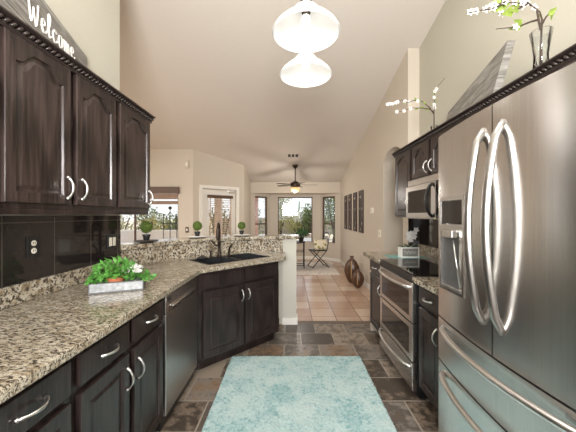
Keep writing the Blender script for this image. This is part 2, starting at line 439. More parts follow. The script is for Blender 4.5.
struct(MB().prism([(-1.26, 8.32), (XN, 8.32), (XN+.1, 8.32), (bx1+.1, BY+.12), (bx0-.1, BY+.12)], BH, BH+.08).build('ceiling_bay', M['wall']))

def window(name, P, D, s0, s1, z0, z1, midrail=None, mullions=(), f=.035, out=.05, sill=True, mat='brownframe'):
    o = bpy.data.objects.new(name, None); C.objects.link(o); o['kind'] = 'structure'
    ang = math.atan2(D.y, D.x); o.location = (P.x, P.y, 0); o.rotation_euler = (0, 0, ang)
    y0, y1 = out, out+.04
    m = MB(); m.box(s0+.001, s0+f, y0, y1, z0+.001, z1-.001); m.box(s1-f, s1-.001, y0, y1, z0+.001, z1-.001)
    m.box(s0+f, s1-f, y0, y1, z0+.001, z0+f); m.box(s0+f, s1-f, y0, y1, z1-f, z1-.001)
    if midrail: m.box(s0+f, s1-f, y0-.01, y1, midrail-.02, midrail+.02)
    for s in mullions: m.box(s-f/2, s+f/2, y0, y1, z0+f, z1-f)
    m.build('window_frame', M[mat], o)
    MB().box(s0+f*.5, s1-f*.5, y0+.018, y0+.022, z0+f*.5, z1-f*.5).build('pane', M['pane'], o)
    if sill: MB().box(s0+.002, s1-.002, -.03, out, z0+.0015, z0+.022).build('window_sill', M['wall'] if mat != 'white' else M['white'], o)
    return o
window('window_1', Vector((bx0, BY)), Vector((1, 0)), cw0-bx0, cw1-bx0, wz0, wz1, f=.03)
window('window_2', RB0, RBd, rs0, rs1, wz0, wz1, midrail=1.10, f=.04)
window('window_3', LB0, LBd, ls0, ls1, wz0, wz1, midrail=1.10, f=.04)
w4 = window('window_4', Vector((-5.0, YB)), Vector((1, 0)), 1.0, 2.57, .62, 1.98, mullions=(1.6,), f=.03)
MB().box(.98, 2.60, -.06, -.005, 1.84, 1.98, .004).build('valance', M['brownframe'], w4)
# angled wall door
ang = math.atan2(AD.y, AD.x)
door = bpy.data.objects.new('door_1', None); C.objects.link(door); door['kind'] = 'structure'
door.location = (A0.x, A0.y, 0); door.rotation_euler = (0, 0, ang)
fr = MB(); fw = .07
fr.box(ds0-fw, ds0, -.02, .0, 0, 1.97+fw); fr.box(ds1, ds1+fw, -.02, .0, 0, 1.97+fw); fr.box(ds0, ds1, -.02, 0, 1.97, 1.97+fw)
fr.build('door_frame', M['white'], door)
g0, g1 = along(209.5), along(231.5)
m = MB(); z0, z1 = .25, 1.78
m.box(ds0+.01, g0, .03, .07, .01, 1.96); m.box(g1, ds1-.01, .03, .07, .01, 1.96); m.box(g0, g1, .03, .07, .01, z0); m.box(g0, g1, .03, .07, z1, 1.96)
m.build('door_leaf', M['white'], door)
MB().box(g0, g1, .048, .052, z0, z1).build('pane', M['pane'], door)
m = MB(); m.box(g0-.04, g1+.04, -.005, .028, z1-.02, z1+.05, .004); bl = m.build('blind', M['brownframe'], door)
m = MB()
for k in range(60):
    z = z1-.03-k*.042; m.box(g0, g1, .008, .026, z, z+.014)
for s in (g0+.02, g1-.02): m.box(s-.012, s+.012, .004, .008, z0, z1)
m.build('blind_slats', M['blind'], bl)
m = MB(); m.box(ds1-.22, ds1-.06, -.05, .03, 1.885, 1.925, .006); m.tube([(ds1-.2, -.045, 1.915), (ds1-.35, -.09, 1.94), (ds0+.06, -.03, 1.955)], .006, 6)
m.build('door_closer', M['nickel'], door)
m = MB(); m.lathe([(.028, 0), (.028, .01), (.012, .015), (.012, .04), (.026, .05), (.026, .07), (.01, .08)], seg=14)
kn = m.build('door_handle', M['nickel'], door, True); kn.rotation_euler = (PI/2, 0, 0); kn.location = (ds1-.06, .03, .95)

# baseboards
def base(name, a, b, side=1, t=.014, h=.09):
    a, b = Vector(a), Vector(b); d = (b-a).normalized(); n = Vector((-d.y, d.x))*side
    struct(MB().prism([a, b, b+n*t, a+n*t], .001, h).build(name, M['white']))
base('baseboard_right', (XN, 4.45), (XN, 8.2), 1)
base('baseboard_bay_right', (XN, 8.2), (bx1, BY), 1)
base('baseboard_bay_centre', (bx1, BY), (bx0, BY), 1)
base('baseboard_bay_left', (bx0, BY), (-1.14, 8.2), 1)
base('baseboard_nook_left', (-1.14, 8.2), (-1.14, 7.0), 1)
base('baseboard_living_back', (-2.11, YB), (-5.0, YB), 1)

# pony wall + post + granite ledge
F = [Vector(p) for p in ((-1.42, 2.37), (-1.24, 2.86), (-.86, 3.24), (-.55, 3.43), (-.09, 3.54))]
def offset(P, d):   # offset polyline to its left by d
    out = []
    for i, p in enumerate(P):
        ns = []
        if i > 0: t = (P[i]-P[i-1]).normalized(); ns.append(Vector((-t.y, t.x)))
        if i < len(P)-1: t = (P[i+1]-P[i]).normalized(); ns.append(Vector((-t.y, t.x)))
        n = sum(ns, Vector((0, 0))); n.normalize(); k = 1/max(.5, n.dot(ns[0])); out.append(p+n*d*k)
    return out
Fp = F[:-1] + [Vector((-.09, 3.56))]
B_ = offset(Fp, .13)
struct(MB().prism(Fp + B_[::-1], 0, 1.068).build('wall_peninsula', M['post']))
struct(MB().prism([(-.089, 3.545), (.08, 3.545), (.08, 3.70), (-.089, 3.70)], 0, 1.068).build('wall_peninsula_post', M['post']))
struct(MB().box(-.094, .094, 3.53, 3.544, .001, .085).box(.081, .094, 3.545, 3.70, .001, .085).build('baseboard_post', M['white']))
# granite facing behind the sink
fo = offset(F, -.022)
fo[-1] = Vector((-.088, 3.518)); fo[0] = Vector((-1.40, 2.365))
sp = MB().prism([Vector(p) for p in F[:-1]] + [Vector((-.088, 3.54))] + fo[::-1], .916, 1.067)
tag(sp.build('granite_splash', M['granite_edge']), 'speckled granite upstand rising behind the corner sink to the bar ledge', 'backsplash')
lo_ = offset(F, -.045); lo_[0] = Vector((-1.385, 2.375)); li = offset(F, .27); li[0] = Vector((-1.70, 2.375))
pts = lo_[:-1] + [Vector((.02, 3.50)), Vector((.105, 3.51)), Vector((.12, 3.54)), Vector((.12, 3.76)), Vector((.09, 3.79)), Vector((-.1, 3.80))] + li[:-1][::-1]
o = MB().prism(pts, 1.07, 1.11)
o = o.build('bar_ledge', M['granite_edge']); tag(o, 'speckled granite bar ledge curving along the top of the half wall behind the sink', 'bar top')
bv = o.modifiers.new('b', 'BEVEL'); bv.width = .008; bv.segments = 2

# ------------------------------------------------------------------ cabinets
def door_mesh(w_, h_, t=.02, fw=.055, arch=0.0, raised=True, x0=0, z0=0):
    """door in local coords: x 0..w, z 0..h, back at y=0, front at y=-t"""
    m = MB(); N = 24
    def loop(ins, y, arch_on=True, a=arch):
        xa, xb, za, zb = ins, w_-ins, ins, h_-ins
        L = [(xa, za), (xb, za)]
        for i in range(N+1):
            u = i/N; x = xb+(xa-xb)*u
            k = min(1, max(0, (1-abs(2*u-1)-.12)/.62)); k = k*k*(3-2*k)
            z = zb - (a*(1-k) if arch_on else 0)
            L.append((x, z))
        return [m.b.verts.new((x0+x, y, z0+z)) for x, z in L]
    seq = [loop(0, 0, False), loop(0, -t+.003, False), loop(.003, -t, False), loop(fw, -t), loop(fw+.004, -t+.009), loop(fw+.014, -t+.009)]
    if raised: seq += [loop(fw+.030, -t+.004)]
    for A, B in zip(seq, seq[1:]):
        n = len(A)
        for i in range(n): m.b.faces.new((A[i], A[(i+1) % n], B[(i+1) % n], B[i]))
    m.b.faces.new(seq[0][::-1]); m.b.faces.new(seq[-1])
    return m
def pull_mesh(L=.098, vertical=True):
    """bow pull centred at 0; feet on y=0, standing out to -y"""
    m = MB(); n = 12; P = []; R = []
    for i in range(n+1):
        u = i/n; s = (u-.5)*L; y = -.006-.026*math.sin(PI*u)**.7
        P.append((0, y, s) if vertical else (s, y, 0)); R.append(.0036+.0026*math.sin(PI*u)+(.004 if i in (0, n) else .002 if i in (1, n-1) else 0))
    m.tube(P, R, 8)
    for s in (-L/2, L/2):
        c = (0, -.006, s) if vertical else (s, -.006, 0); m.ball(c, .0095, 1)
    return m
pv = pull_mesh().build('handle', M['nickel'], None, 'all').data
ph = pull_mesh(vertical=False).build('handle', M['nickel'], None, 'all').data
for o in [o for o in C.objects if o.name.startswith('handle')]: bpy.data.objects.remove(o)
def pull(parent, x, y, z, vertical=True):
    o = bpy.data.objects.new('handle', pv if vertical else ph); C.objects.link(o); o.parent = parent; o.location = (x, y, z)
    o['label'] = 'brushed nickel bow handle'; return o
def add_door(t, x0, x1, z0, z1, arch=0, side=None, hz=None, mat='wood', fw=.055, name='door'):
    d = door_mesh(x1-x0, z1-z0, arch=arch, fw=fw).build(name, M[mat], t); d.location = (x0, -.002, z0)
    if side: pull(d, .028 if side == 'l' else (x1-x0-.028), -.021, hz-z0)
    return d
def add_drawer(t, x0, x1, z0, z1, handle=True, mat='wood_low', name='drawer'):
    m = MB(); m.box(0, x1-x0, -.02, 0, 0, z1-z0, .004); d = m.build(name, M[mat], t); d.location = (x0, -.002, z0)
    if handle: pull(d, (x1-x0)/2, -.021, (z1-z0)/2, False)
    return d
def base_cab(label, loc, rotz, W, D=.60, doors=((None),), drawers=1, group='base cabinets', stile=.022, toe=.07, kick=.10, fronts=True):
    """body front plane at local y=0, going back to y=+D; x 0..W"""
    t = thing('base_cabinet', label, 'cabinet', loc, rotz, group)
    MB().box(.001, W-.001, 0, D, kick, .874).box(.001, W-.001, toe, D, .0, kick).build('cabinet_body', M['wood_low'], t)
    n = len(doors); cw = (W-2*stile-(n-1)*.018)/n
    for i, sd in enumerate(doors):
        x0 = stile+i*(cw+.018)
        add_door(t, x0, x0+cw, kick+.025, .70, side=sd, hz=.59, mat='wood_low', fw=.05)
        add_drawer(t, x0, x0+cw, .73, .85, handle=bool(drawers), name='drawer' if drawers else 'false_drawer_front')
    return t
FX = -.80   # body fronts of the left run (doors stand 2 cm proud)
DL = .615
base_cab('dark base cabinet at the near end of the left counter, nearest the camera', (FX, .28, 0), PI/2, .385, DL, ('r',))
base_cab('dark base cabinet with big foreground drawer pull under the left counter', (FX, .665, 0), PI/2, .365, DL, ('l',))
base_cab('dark base cabinet second back from dishwasher, its door pull on the far side', (FX, 1.03, 0), PI/2, .365, DL, ('r',))
base_cab('dark base cabinet directly beside the dishwasher on its near side', (FX, 1.395, 0), PI/2, .365, DL, ('l',))
# dishwasher
t = thing('dishwasher', 'stainless dishwasher under the left counter beside the angled sink cabinet', 'dishwasher', (FX, 1.762, 0), PI/2)
MB().box(.004, .606, .01, DL, .02, .872).build('tub', M['plastic_black'], t)
dd = MB().box(.006, .604, -.025, .008, .11, .745, .004).build('door_panel', M['steel_dark'], t)
MB().box(.006, .604, -.025, .008, .75, .868, .004).build('control_panel', M['steel'], t)
MB().box(.09, .52, -.040, -.0255, .772, .784, .004).build('handle', M['steel'], t, 'all')
m = MB()
for k in range(5): m.box(.03+.012*k, .036+.012*k, -.0265, -.025, .82, .85)
m.build('vent', M['plastic_black'], t)
# corner sink cabinet at 45 degrees
c0 = Vector((-.78, 2.40)); dg = Vector((math.sqrt(.5), math.sqrt(.5))); nb = Vector((-math.sqrt(.5), math.sqrt(.5)))
org = c0 + nb*.02
t = thing('sink_cabinet', 'dark angled double-door cabinet under the corner sink', 'cabinet', (org.x, org.y, 0), PI/4)
SW = .945
def loc2(P):  # world plan to cabinet local
    d = Vector(P)-org; return (d.dot(dg), d.dot(nb))
back = [loc2(p) for p in (Vector((-.14, 3.49)), Vector((-.6, 3.36)), Vector((-.88, 3.17)), Vector((-1.2, 2.8)), Vector((-1.38, 2.40)), Vector((-.805, 2.40)))]
MB().prism([(.0, 0), (SW, 0), (SW, .25)] + back, .10, .69).box(0, SW, 0, .02, .6905, .874).box(SW-.02, SW, .0205, .25, .6905, .874).prism([(.06, .07), (SW-.005, .07), (SW-.005, .24)]+[(p[0]+.0, p[1]-.01) for p in back[:-1]], 0, .10).build('cabinet_body', M['wood_low'], t)
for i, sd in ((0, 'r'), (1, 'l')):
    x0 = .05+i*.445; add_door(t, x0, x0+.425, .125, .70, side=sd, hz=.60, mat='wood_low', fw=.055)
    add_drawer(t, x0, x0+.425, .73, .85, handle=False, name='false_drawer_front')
# left countertop (run + angled corner), with sink cut-out
cut_c = Vector((-.62, 2.985))   # sink centre
def sink_pts(a, b): return [cut_c+dg*x+nb*y for x, y in ((-a, -b), (a, -b), (a, b), (-a, b))]
ce = [Vector((-.75, -1.2)), Vector((-.75, 2.36)), Vector((-.735, 2.395)), Vector((-.70, 2.435)), Vector((-.06, 3.075)), Vector((-.045, 3.12)), Vector((-.06, 3.50)), Vector((-.09, 3.515))]
outl = ce + [p for p in fo[::-1][1:]] + [Vector((-1.395, 2.36)), Vector((-1.395, -1.2))]
o = MB().prism(outl, .876, .915).build('countertop', M['granite'])
ck = MB().prism(sink_pts(.375, .205), .86, .93).build('cutter', M['granite'])
bm = o.modifiers.new('c', 'BOOLEAN'); bm.object = ck; bm.operation = 'DIFFERENCE'; bm.solver = 'EXACT'
bpy.context.view_layer.update()
dg_ = bpy.context.evaluated_depsgraph_get(); me = bpy.data.meshes.new_from_object(o.evaluated_get(dg_))
o.modifiers.clear(); o.data = me; bpy.data.objects.remove(ck)
o.data.materials.clear(); o.data.materials.append(M['granite'])
bv = o.modifiers.new('b', 'BEVEL'); bv.width = .006; bv.segments = 2; bv.angle_limit = math.radians(50)
tag(o, 'long speckled granite counter down the left side turning the corner under the sink', 'countertop')
MB().box(-1.409, -1.388, -1.2, 2.355, .916, 1.015, .003).build('upstand', M['granite_edge'], o)
# sink: two black bowls
t = thing('kitchen_sink', 'black double-bowl sink set in the angled corner counter', 'sink', (cut_c.x, cut_c.y, .88), PI/4)
def bowl(x0, x1, y0, y1, h0=-.18, h1=.0365, th=.012):
    m = MB(); b_ = m.b
    def lp(i, z): return [b_.verts.new(p) for p in ((x0+i, y0+i, z), (x1-i, y0+i, z), (x1-i, y1-i, z), (x0+i, y1-i, z))]
    Ls = [lp(0, h0), lp(0, h1), lp(th, h1), lp(th+.01, h0+th)]
    for A, B in zip(Ls, Ls[1:]):
        for i in range(4): b_.faces.new((A[i], A[(i+1) % 4], B[(i+1) % 4], B[i]))
    b_.faces.new(Ls[0][::-1]); b_.faces.new(Ls[-1]); return m
for x0, x1, nm in ((-.372, -.008, 'bowl'), (.008, .372, 'bowl')):
    bo = bowl(x0, x1, -.202, .202).build(nm, M['sink'], t)
    MB().lathe([(.0, .0), (.04, .0), (.042, .004), (.0, .006)], ((x0+x1)/2, 0, -.167), 16, caps=False).build('drain', M['nickel'], bo)
# faucet
def on(P, z=.916): return (P.x, P.y, z)
fb = cut_c + nb*.235 + dg*-.045
fb = Vector((-.765, 3.06))
t = thing('faucet', 'tall dark bronze pull-down faucet behind the corner sink', 'faucet', on(fb), -1.45)
m = MB(); m.lathe([(.03, 0), (.03, .012), (.019, .02), (.016, .06), (.015, .15), (.018, .155), (.018, .17), (.016, .18), (.014, .30)], seg=16)
m.build('faucet_body', M['bronze'], t, True)
P = [(0, 0, .29)]+[(.055-.055*math.cos(a), 0, .315+.05*math.sin(a)) for a in [PI*k/10 for k in range(0, 11)]]
MB().tube(P, .012, 10).build('spout', M['bronze'], t, 'all')
MB().lathe([(.013, 0), (.018, -.02), (.020, -.09), (.015, -.13)], (.11, 0, .318), 14).build('spray_head', M['bronze'], t, True)
MB().tube([(0, -.018, .12), (.0, -.05, .135), (.0, -.085, .18)], [.009, .007, .006], 8).build('lever', M['bronze'], t, 'all')
sd = Vector((-.84, 3.0)); t2 = thing('soap_dispenser', 'small bronze soap dispenser beside the faucet on its left', 'soap dispenser', on(sd), -.6)
MB().lathe([(.018, 0), (.018, .012), (.010, .018), (.009, .06), (.013, .065), (.012, .075)], seg=12).build('dispenser_body', M['bronze'], t2, True)
MB().tube([(0, 0, .068), (.03, 0, .072), (.045, 0, .062)], .005, 6).build('nozzle', M['bronze'], t2, 'all')
P2 = Vector((-.68, 3.14)); t3 = thing('side_sprayer', 'small bronze side sprayer behind the sink, right of the faucet', 'sprayer', on(P2), 0)
MB().lathe([(.02, 0), (.02, .01), (.012, .016), (.012, .04)], seg=12).build('sprayer_base', M['bronze'], t3, True)
MB().tube([(0, 0, .04), (.01, -.005, .09), (.035, -.02, .125), (.05, -.03, .13)], [.009, .010, .012, .010], 8).build('spray_wand', M['bronze'], t3, 'all')
P3 = Vector((-.91, 2.93)); t4 = thing('sink_strainer', 'black sink stopper lying on the counter left of the soap dispenser', 'sink stopper', on(P3))
MB().lathe([(.0, 0), (.05, 0), (.056, .008), (.04, .022), (.012, .028), (.012, .036), (.0, .038)], seg=18, caps=False).build('disc', M['sink'], t4, True)

# backsplash tiles left
o = MB().box(-1.4195, -1.410, -1.2, 2.355, .92, 1.366).build('tile_backsplash', M['blacktile']); tag(o, 'glossy black tile backsplash under the left wall cabinets', 'backsplash')
def outlet(y, z, label, kind, x=-1.4095, s=1, name='wall_outlet', w_=.075, plate='plastic_black', cat='outlet'):
    t = thing(name, label, cat, (x, y, z), PI/2 if s > 0 else -PI/2)
    MB().box(-w_/2, w_/2, -.006, 0, -.058, .058, .002).build('plate', M[plate], t)
    if kind == 'o':
        for dz in (-.021, .021):
            m = MB(); m.lathe([(.0155, 0), (.0155, .003)], seg=16); q = m.build('socket', M['ivory'], t); q.rotation_euler = (PI/2, 0, 0); q.location = (0, -.006, dz)
            MB().box(-.007, -.004, -.0036, -.003, -.004, .006).box(.004, .007, -.0036, -.003, -.004, .006).build('slot', M['slot'], q).rotation_euler = (-PI/2, 0, 0)
    else:
        n = kind
        for i in range(n):
            x_ = (i-(n-1)/2)*.046; MB().box(x_-.016, x_+.016, -.010, -.006, -.034, .034, .001).build('switch', M['ivory'], t)
    return t
outlet(1.55, 1.195, 'black plate double outlet with ivory sockets on the near backsplash tile', 'o')
outlet(2.235, 1.16, 'black plate with two ivory rocker switches behind the potted plant', 2, name='light_switch', w_=.115, cat='light switch')

# left upper cabinets
UX = -1.09
def upper_cab(label, loc, rotz, W, doors, z0=1.372, z1=2.08, D=.322, group='wall cabinets', dz0=1.42, dz1=2.077, arch=.055, hz=1.50, fw=.043, stile=.02, mat='wood', rail=True):
    t = thing('wall_cabinet', label, 'cabinet', loc, rotz, group)
    MB().box(.001, W-.001, 0, D, z0+(.025 if rail else 0), z1).build('cabinet_body', M[mat], t)
    if rail: MB().box(.001, W-.001, 0, .02, z0, z0+.0245, .003).build('light_rail', M[mat], t)
    n = len(doors); cw = (W-2*stile-(n-1)*.038)/n
    for i, sd in enumerate(doors):
        x0 = stile+i*(cw+.038); add_door(t, x0, x0+cw, dz0, dz1, arch=arch, side=sd, hz=hz, mat=mat, fw=fw)
    return t
upper_cab('dark wall cabinet at the near end of the left wall, nearest the camera', (UX, .32, 0), PI/2, .72, ('r', 'l'))
upper_cab('dark double-door wall cabinet with arched panels below the welcome sign', (UX, 1.04, 0), PI/2, .72, ('r', 'l'))
upper_cab('dark single-door wall cabinet at the far end of the left wall', (UX, 1.762, 0), PI/2, .42, ('r',))
def crown(label, x_face, dx, y0, y1, z0=2.081, z1=2.128, xb=None, ret_y=None):
    """stepped crown moulding along Y, projecting in direction dx from x_face, rope bead set in it"""
    t = thing('crown_moulding', label, 'moulding', (x_face, y0, z0))
    L = y1-y0; b = xb-x_face
    prof = [(b, 0), (dx*.014, 0), (dx*.020, .008), (dx*.016, .012), (dx*.020, .034), (dx*.036, .038), (dx*.046, .040), (dx*.046, .047), (b, .047)]
    MB().extr([(p[0], 0, p[1]) for p in prof], (0, L, 0)).build('moulding_profile', M['crown'], t)
    m = MB(); n = int(L/.026)
    for i in range(n):
        y = (i+.5)*L/n; m.tube([(dx*.020, y-.012, .014), (dx*.029, y-.004, .020), (dx*.029, y+.004, .027), (dx*.022, y+.012, .033)], [.003, .0075, .0075, .003], 6)
    o = m.build('rope_bead', M['crown'], t, 'all'); o.rotation_euler = (0, 0, 0)
    return t
crown('dark rope-beaded crown moulding along the tops of the left wall cabinets', UX+.0, 1, .32, 2.20, xb=XL+.003)

# ------------------------------------------------------------------ right side
RX = .96
base_cab('dark base cabinet at the far right beyond the range', (RX, 3.345, 0), -PI/2, .47, .635, ('r',), group='base cabinets')
base_cab('dark base cabinet between the range and the refrigerator', (RX, 2.085, 0), -PI/2, .335, .635, ('r',), group='base cabinets')
struct(MB().box(.962, 1.59, 3.35, 3.40, 0, .874).build('trim_1', M['wall']))
for a, b_, lab in ((2.865, 3.488, 'short granite counter beyond the range on the right'), (1.74, 2.085, 'short granite counter between the range and the refrigerator')):
    o = MB().box(.90, 1.591, a, b_, .876, .915, .005).build('countertop', M['granite_edge']); tag(o, lab, 'countertop')
    MB().box(1.57, 1.591, a, b_, .916, 1.015, .003).build('upstand', M['granite_edge'], o)
o = MB().box(1.5915, 1.5995, 1.555, 3.49, .92, 1.366).build('tile_backsplash', M['blacktile']); tag(o, 'glossy black tile backsplash behind the range on the right wall', 'backsplash')
MB().box(1.462, 1.590, 3.4905, 3.4985, .92, 1.366).build('tile_return', M['blacktile'], o)
outlet(2.72, 1.20, 'ivory double outlet on the black tile beside the orchid', 'o', x=1.591, s=-1, plate='plastic_black')
# range
t = thing('range', 'stainless double-oven range with black glass cooktop on the right', 'range', (.945, 2.86, 0), -PI/2)
RW = .765
MB().box(.003, RW-.003, .0, .60, .04, .905).build('range_body', M['plastic_black'], t)
MB().box(-.004, RW+.004, -.035, .615, .917, .930, .003).build('cooktop', M['glass_black'], t)
MB().box(.003, RW-.003, -.033, -.0005, .868, .916, .004).build('control_edge', M['plastic_black'], t)
def oven_door(z0, z1, handle, nm='oven_door', win=True):
    o = MB().box(.006, RW-.006, -.038, -.001, z0, z1, .005).build(nm, M['steel'], t)
    if win: MB().box(.07, RW-.07, -.0395, -.0382, z0+.04, z1-(.07 if handle else .04)).build('oven_window', M['glass_black'], o)
    if handle:
        zz = z1-.035; P = [(.03+(RW-.06)*u, -.04-.055*math.sin(PI*u)**.45, zz) for u in [i/14 for i in range(15)]]
        MB().tube(P, .011, 10).build('handle', M['nickel'], o, 'all')
oven_door(.565, .862, True); oven_door(.275, .555, False); oven_door(.06, .265, True, 'storage_drawer', False)
MB().box(.02, RW-.02, .02, .5, .001, .04).build('plinth', M['plastic_black'], t)
# microwave
t = thing('microwave', 'stainless over-the-range microwave with black curved handle', 'microwave', (1.20, 2.855, 1.335), -PI/2)
MW = .76
MB().box(0, MW, .0, .39, 0, .373).build('microwave_body', M['steel'], t)
MB().box(0, MW, -.012, -.001, .318, .373, .002).build('vent_strip', M['steel'], t)
o = MB().box(0, MW*.76, -.03, -.001, .004, .312, .004).build('microwave_door', M['steel'], t)
MB().box(.05, MW*.66, -.0315, -.0302, .055, .262).build('door_window', M['glass_black'], o)
P = [(MW*.70, -.03-.055*math.sin(PI*u)**.6, .02+.275*u) for u in [i/12 for i in range(13)]]
MB().tube(P, .013, 10).build('handle', M['plastic_black'], o, 'all')
MB().box(MW*.765, MW, -.028, -.001, .004, .312, .003).build('control_panel', M['glass_black'], t)
# right uppers
URX = 1.24
upper_cab('dark wall cabinet at the far right end, beside the arched opening', (URX, 3.30, 0), -PI/2, .44, ('r',), D=.352, z0=1.345, dz0=1.365, dz1=2.036, z1=2.04, arch=.05, rail=False)
upper_cab('dark two-door wall cabinet above the microwave', (URX, 2.855, 0), -PI/2, .765, ('r', 'l'), D=.352, z0=1.712, dz0=1.725, dz1=2.036, z1=2.04, arch=.06, hz=1.80, fw=.045, rail=False)
upper_cab('dark wall cabinet between the microwave and the refrigerator', (URX, 2.085, 0), -PI/2, .53, ('r',), D=.352, z0=1.372, dz0=1.40, dz1=2.036, z1=2.04, arch=.05, rail=False)
upper_cab('dark shallow wall cabinet above the refrigerator', (URX, 1.55, 0), -PI/2, 1.0, ('r', 'l'), D=.352, z0=1.83, dz0=1.84, dz1=2.036, z1=2.04, arch=.03, hz=1.90, fw=.04, rail=False)
crown('dark rope-beaded crown moulding along the tops of the right cabinets', URX, -1, .55, 3.33, z0=2.041, xb=XR-.003)
# refrigerator
def arc_front(y0, y1, z0, z1, bow0, bow1, back, n=14, yc=1.075, half=.455, edge=.803, bow=.035):
    m = MB()
    def X(y): u = (y-yc)/half; return edge-bow*(1-u*u)
    pts = [(X(y0+(y1-y0)*i/n), y0+(y1-y0)*i/n) for i in range(n+1)]
    pts += [(back, y1), (back, y0)]
    m.prism(pts, z0, z1); return m, X
t = thing('refrigerator', 'large stainless french-door refrigerator with two freezer drawers in the right foreground', 'refrigerator', (1.2, 1.075, 0))
def rel(o): o.location = (-1.2, -1.075, 0); return o
rel(MB().box(.88, 1.58, .625, 1.525, .03, 1.79).build('fridge_body', M['steel_dark'], t))
rel(MB().box(.90, 1.55, .65, 1.50, .001, .03).build('plinth', M['plastic_black'], t))
mfar, X = arc_front(1.078, 1.53, .835, 1.79, 0, 0, .878)
fd = rel(mfar.build('fridge_door', M['steel_v'], t, True))
mnear, _ = arc_front(.62, 1.072, .835, 1.79, 0, 0, .878)
nd = rel(mnear.build('fridge_door', M['steel_v'], t, True))
m1, _ = arc_front(.62, 1.53, .605, .827, 0, 0, .878, 24); d1 = rel(m1.build('freezer_drawer', M['steel_v'], t, True))
m2, _ = arc_front(.62, 1.53, .06, .597, 0, 0, .878, 24); d2 = rel(m2.build('freezer_drawer', M['steel_v'], t, True))
for yy, par in ((1.128, fd), (1.025, nd)):
    P = []
    for u in [0, .03, .075]+[.075+.85*k/11 for k in range(1, 11)]+[.925, .925+.02, .97, 1.0]:
        u = u; z = .94+.77*u; P.append((X(yy)+.004-.020*min(1, u*14, (1-u)*14)-.044*max(0, math.sin(PI*u)), yy, z))
    m = MB().tube(P, [.0145]*17, 14)
    m.build('handle', M['steel_h'], par, 'all')
for zz, par in ((.79, d1), (.555, d2)):
    P = []
    for i in range(25):
        u = i/24; y = .68+.79*u; P.append((X(y)+.004-.062*max(0, math.sin(PI*u))**.5, y, zz))
    m = MB().tube(P, .0135, 14)
    m.build('handle', M['nickel'], par, 'all')
# water dispenser: shallow housing standing on the door with a dark recess
dp = MB()
ya, yb = 1.255, 1.455
xf = X(1.35)-.006
def dbox(m, y0, y1, z0, z1, x0, x1): m.box(x0, x1, y0, y1, z0, z1); return m
m = MB(); dbox(m, ya, ya+.012, 1.0, 1.46, xf-.006, .80); dbox(m, yb-.012, yb, 1.0, 1.46, xf-.006, .80)
dbox(m, ya+.012, yb-.012, 1.44, 1.46, xf-.006, .80); dbox(m, ya+.012, yb-.012, 1.0, 1.012, xf-.006, .80); dbox(m, ya+.012, yb-.012, 1.29, 1.325, xf-.006, .80)
dh = m.build('dispenser_housing', M['steel'], fd)
MB().box(xf-.003, .79, ya+.014, yb-.014, 1.327, 1.438).build('display_panel', M['glass_black'], dh)
MB().box(xf+.002, .79, ya+.013, yb-.013, 1.013, 1.289).build('dispenser_recess', M['recess'], dh)
MB().box(xf-.03, xf+.002, ya+.05, yb-.06, 1.262, 1.30, .004).build('nozzle_block', M['steel'], dh)
MB().box(xf-.010, xf+.002, ya+.02, yb-.02, 1.013, 1.028, .003).build('drip_tray', M['nickel'], dh)
MB().tube([(xf-.010, ya+.07, 1.25), (xf-.006, ya+.055, 1.15), (xf-.002, ya+.03, 1.04)], .004, 6).build('lever', M['nickel'], dh, 'all')
bo = MB().box(X(.79)-.004, X(.79)+.004, .755, .80, .796, .812).build('badge', M['steel_dark'], d1)

# ------------------------------------------------------------------ pendants
def pendant(x, y, label):
    zr = 2.33; ct = cz(y)
    t = thing('pendant_light', label, 'pendant light', (x, y, zr), 0, 'pendant lights over the kitchen')
    prof = [(.178, 0), (.180, .004), (.165, .028), (.135, .058), (.105, .082), (.085, .10), (.068, .125), (.045, .145), (.030, .15)]
    inner = [(r-.005, z-.003) for r, z in prof[::-1]]
    m = MB(); m.lathe(prof+inner, seg=40, caps=False); m.build('lamp_shade', M['opal'], t, 'all')
    MB().ball((0, 0, .07), .026, 2, 0, (1, 1, 1.3)).build('bulb', M['bulb'], t, 'all')
    MB().lathe([(.018, .105), (.024, .11), (.024, .14), (.030, .15), (.034, .155), (.030, .185), (.014, .20), (.006, .205)], seg=16).build('socket_cap', M['bronze'], t, True)
    MB().tube([(0, 0, .20), (0, 0, ct-zr-.03)], .005, 8).build('stem', M['bronze'], t)
    MB().lathe([(.06, ct-zr-.03), (.055, ct-zr-.045), (.01, ct-zr-.055)][::-1]+[(.062, ct-zr-.012)], seg=20).build('ceiling_canopy', M['bronze'], t, True)
pendant(.085, 1.5, 'larger-looking white bell pendant lamp hanging nearest the camera')
pendant(.108, 1.95, 'smaller-looking white bell pendant lamp hanging just behind the nearest one')

# ceiling fan
fy = 6.99; fz = cz(fy)
t = thing('ceiling_fan', 'dark ceiling fan with lit amber bowl hanging in the dining nook', 'ceiling fan', (.13, fy, fz-.02))
MB().lathe([(.012, -.07), (.03, -.065), (.065, -.02), (.07, .018)], seg=20).build('ceiling_canopy', M['bronze'], t, True)
MB().tube([(0, 0, -.06), (0, 0, -.40)], .014, 10).build('downrod', M['bronze'], t)
MB().lathe([(.03, -.38), (.09, -.41), (.12, -.43), (.13, -.47), (.12, -.51), (.07, -.53), (.03, -.535)], seg=24).build('motor', M['bronze'], t, True)
for k in range(5):
    a = 2*PI*k/5 + .02; ca, sa = math.cos(a), math.sin(a)
    m = MB(); n = Vector((-sa, ca, .10)).normalized(); d = Vector((ca, sa, 0))
    pts = [d*.16+n*-.035, d*.28+n*-.055, d*.50+n*-.06, d*.54+n*-.035, d*.54+n*.035, d*.50+n*.06, d*.28+n*.055, d*.16+n*.035]
    m.extr([p+Vector((0, 0, -.475)) for p in pts], (0, 0, .008)); m.build('blade', M['bronze'], t)
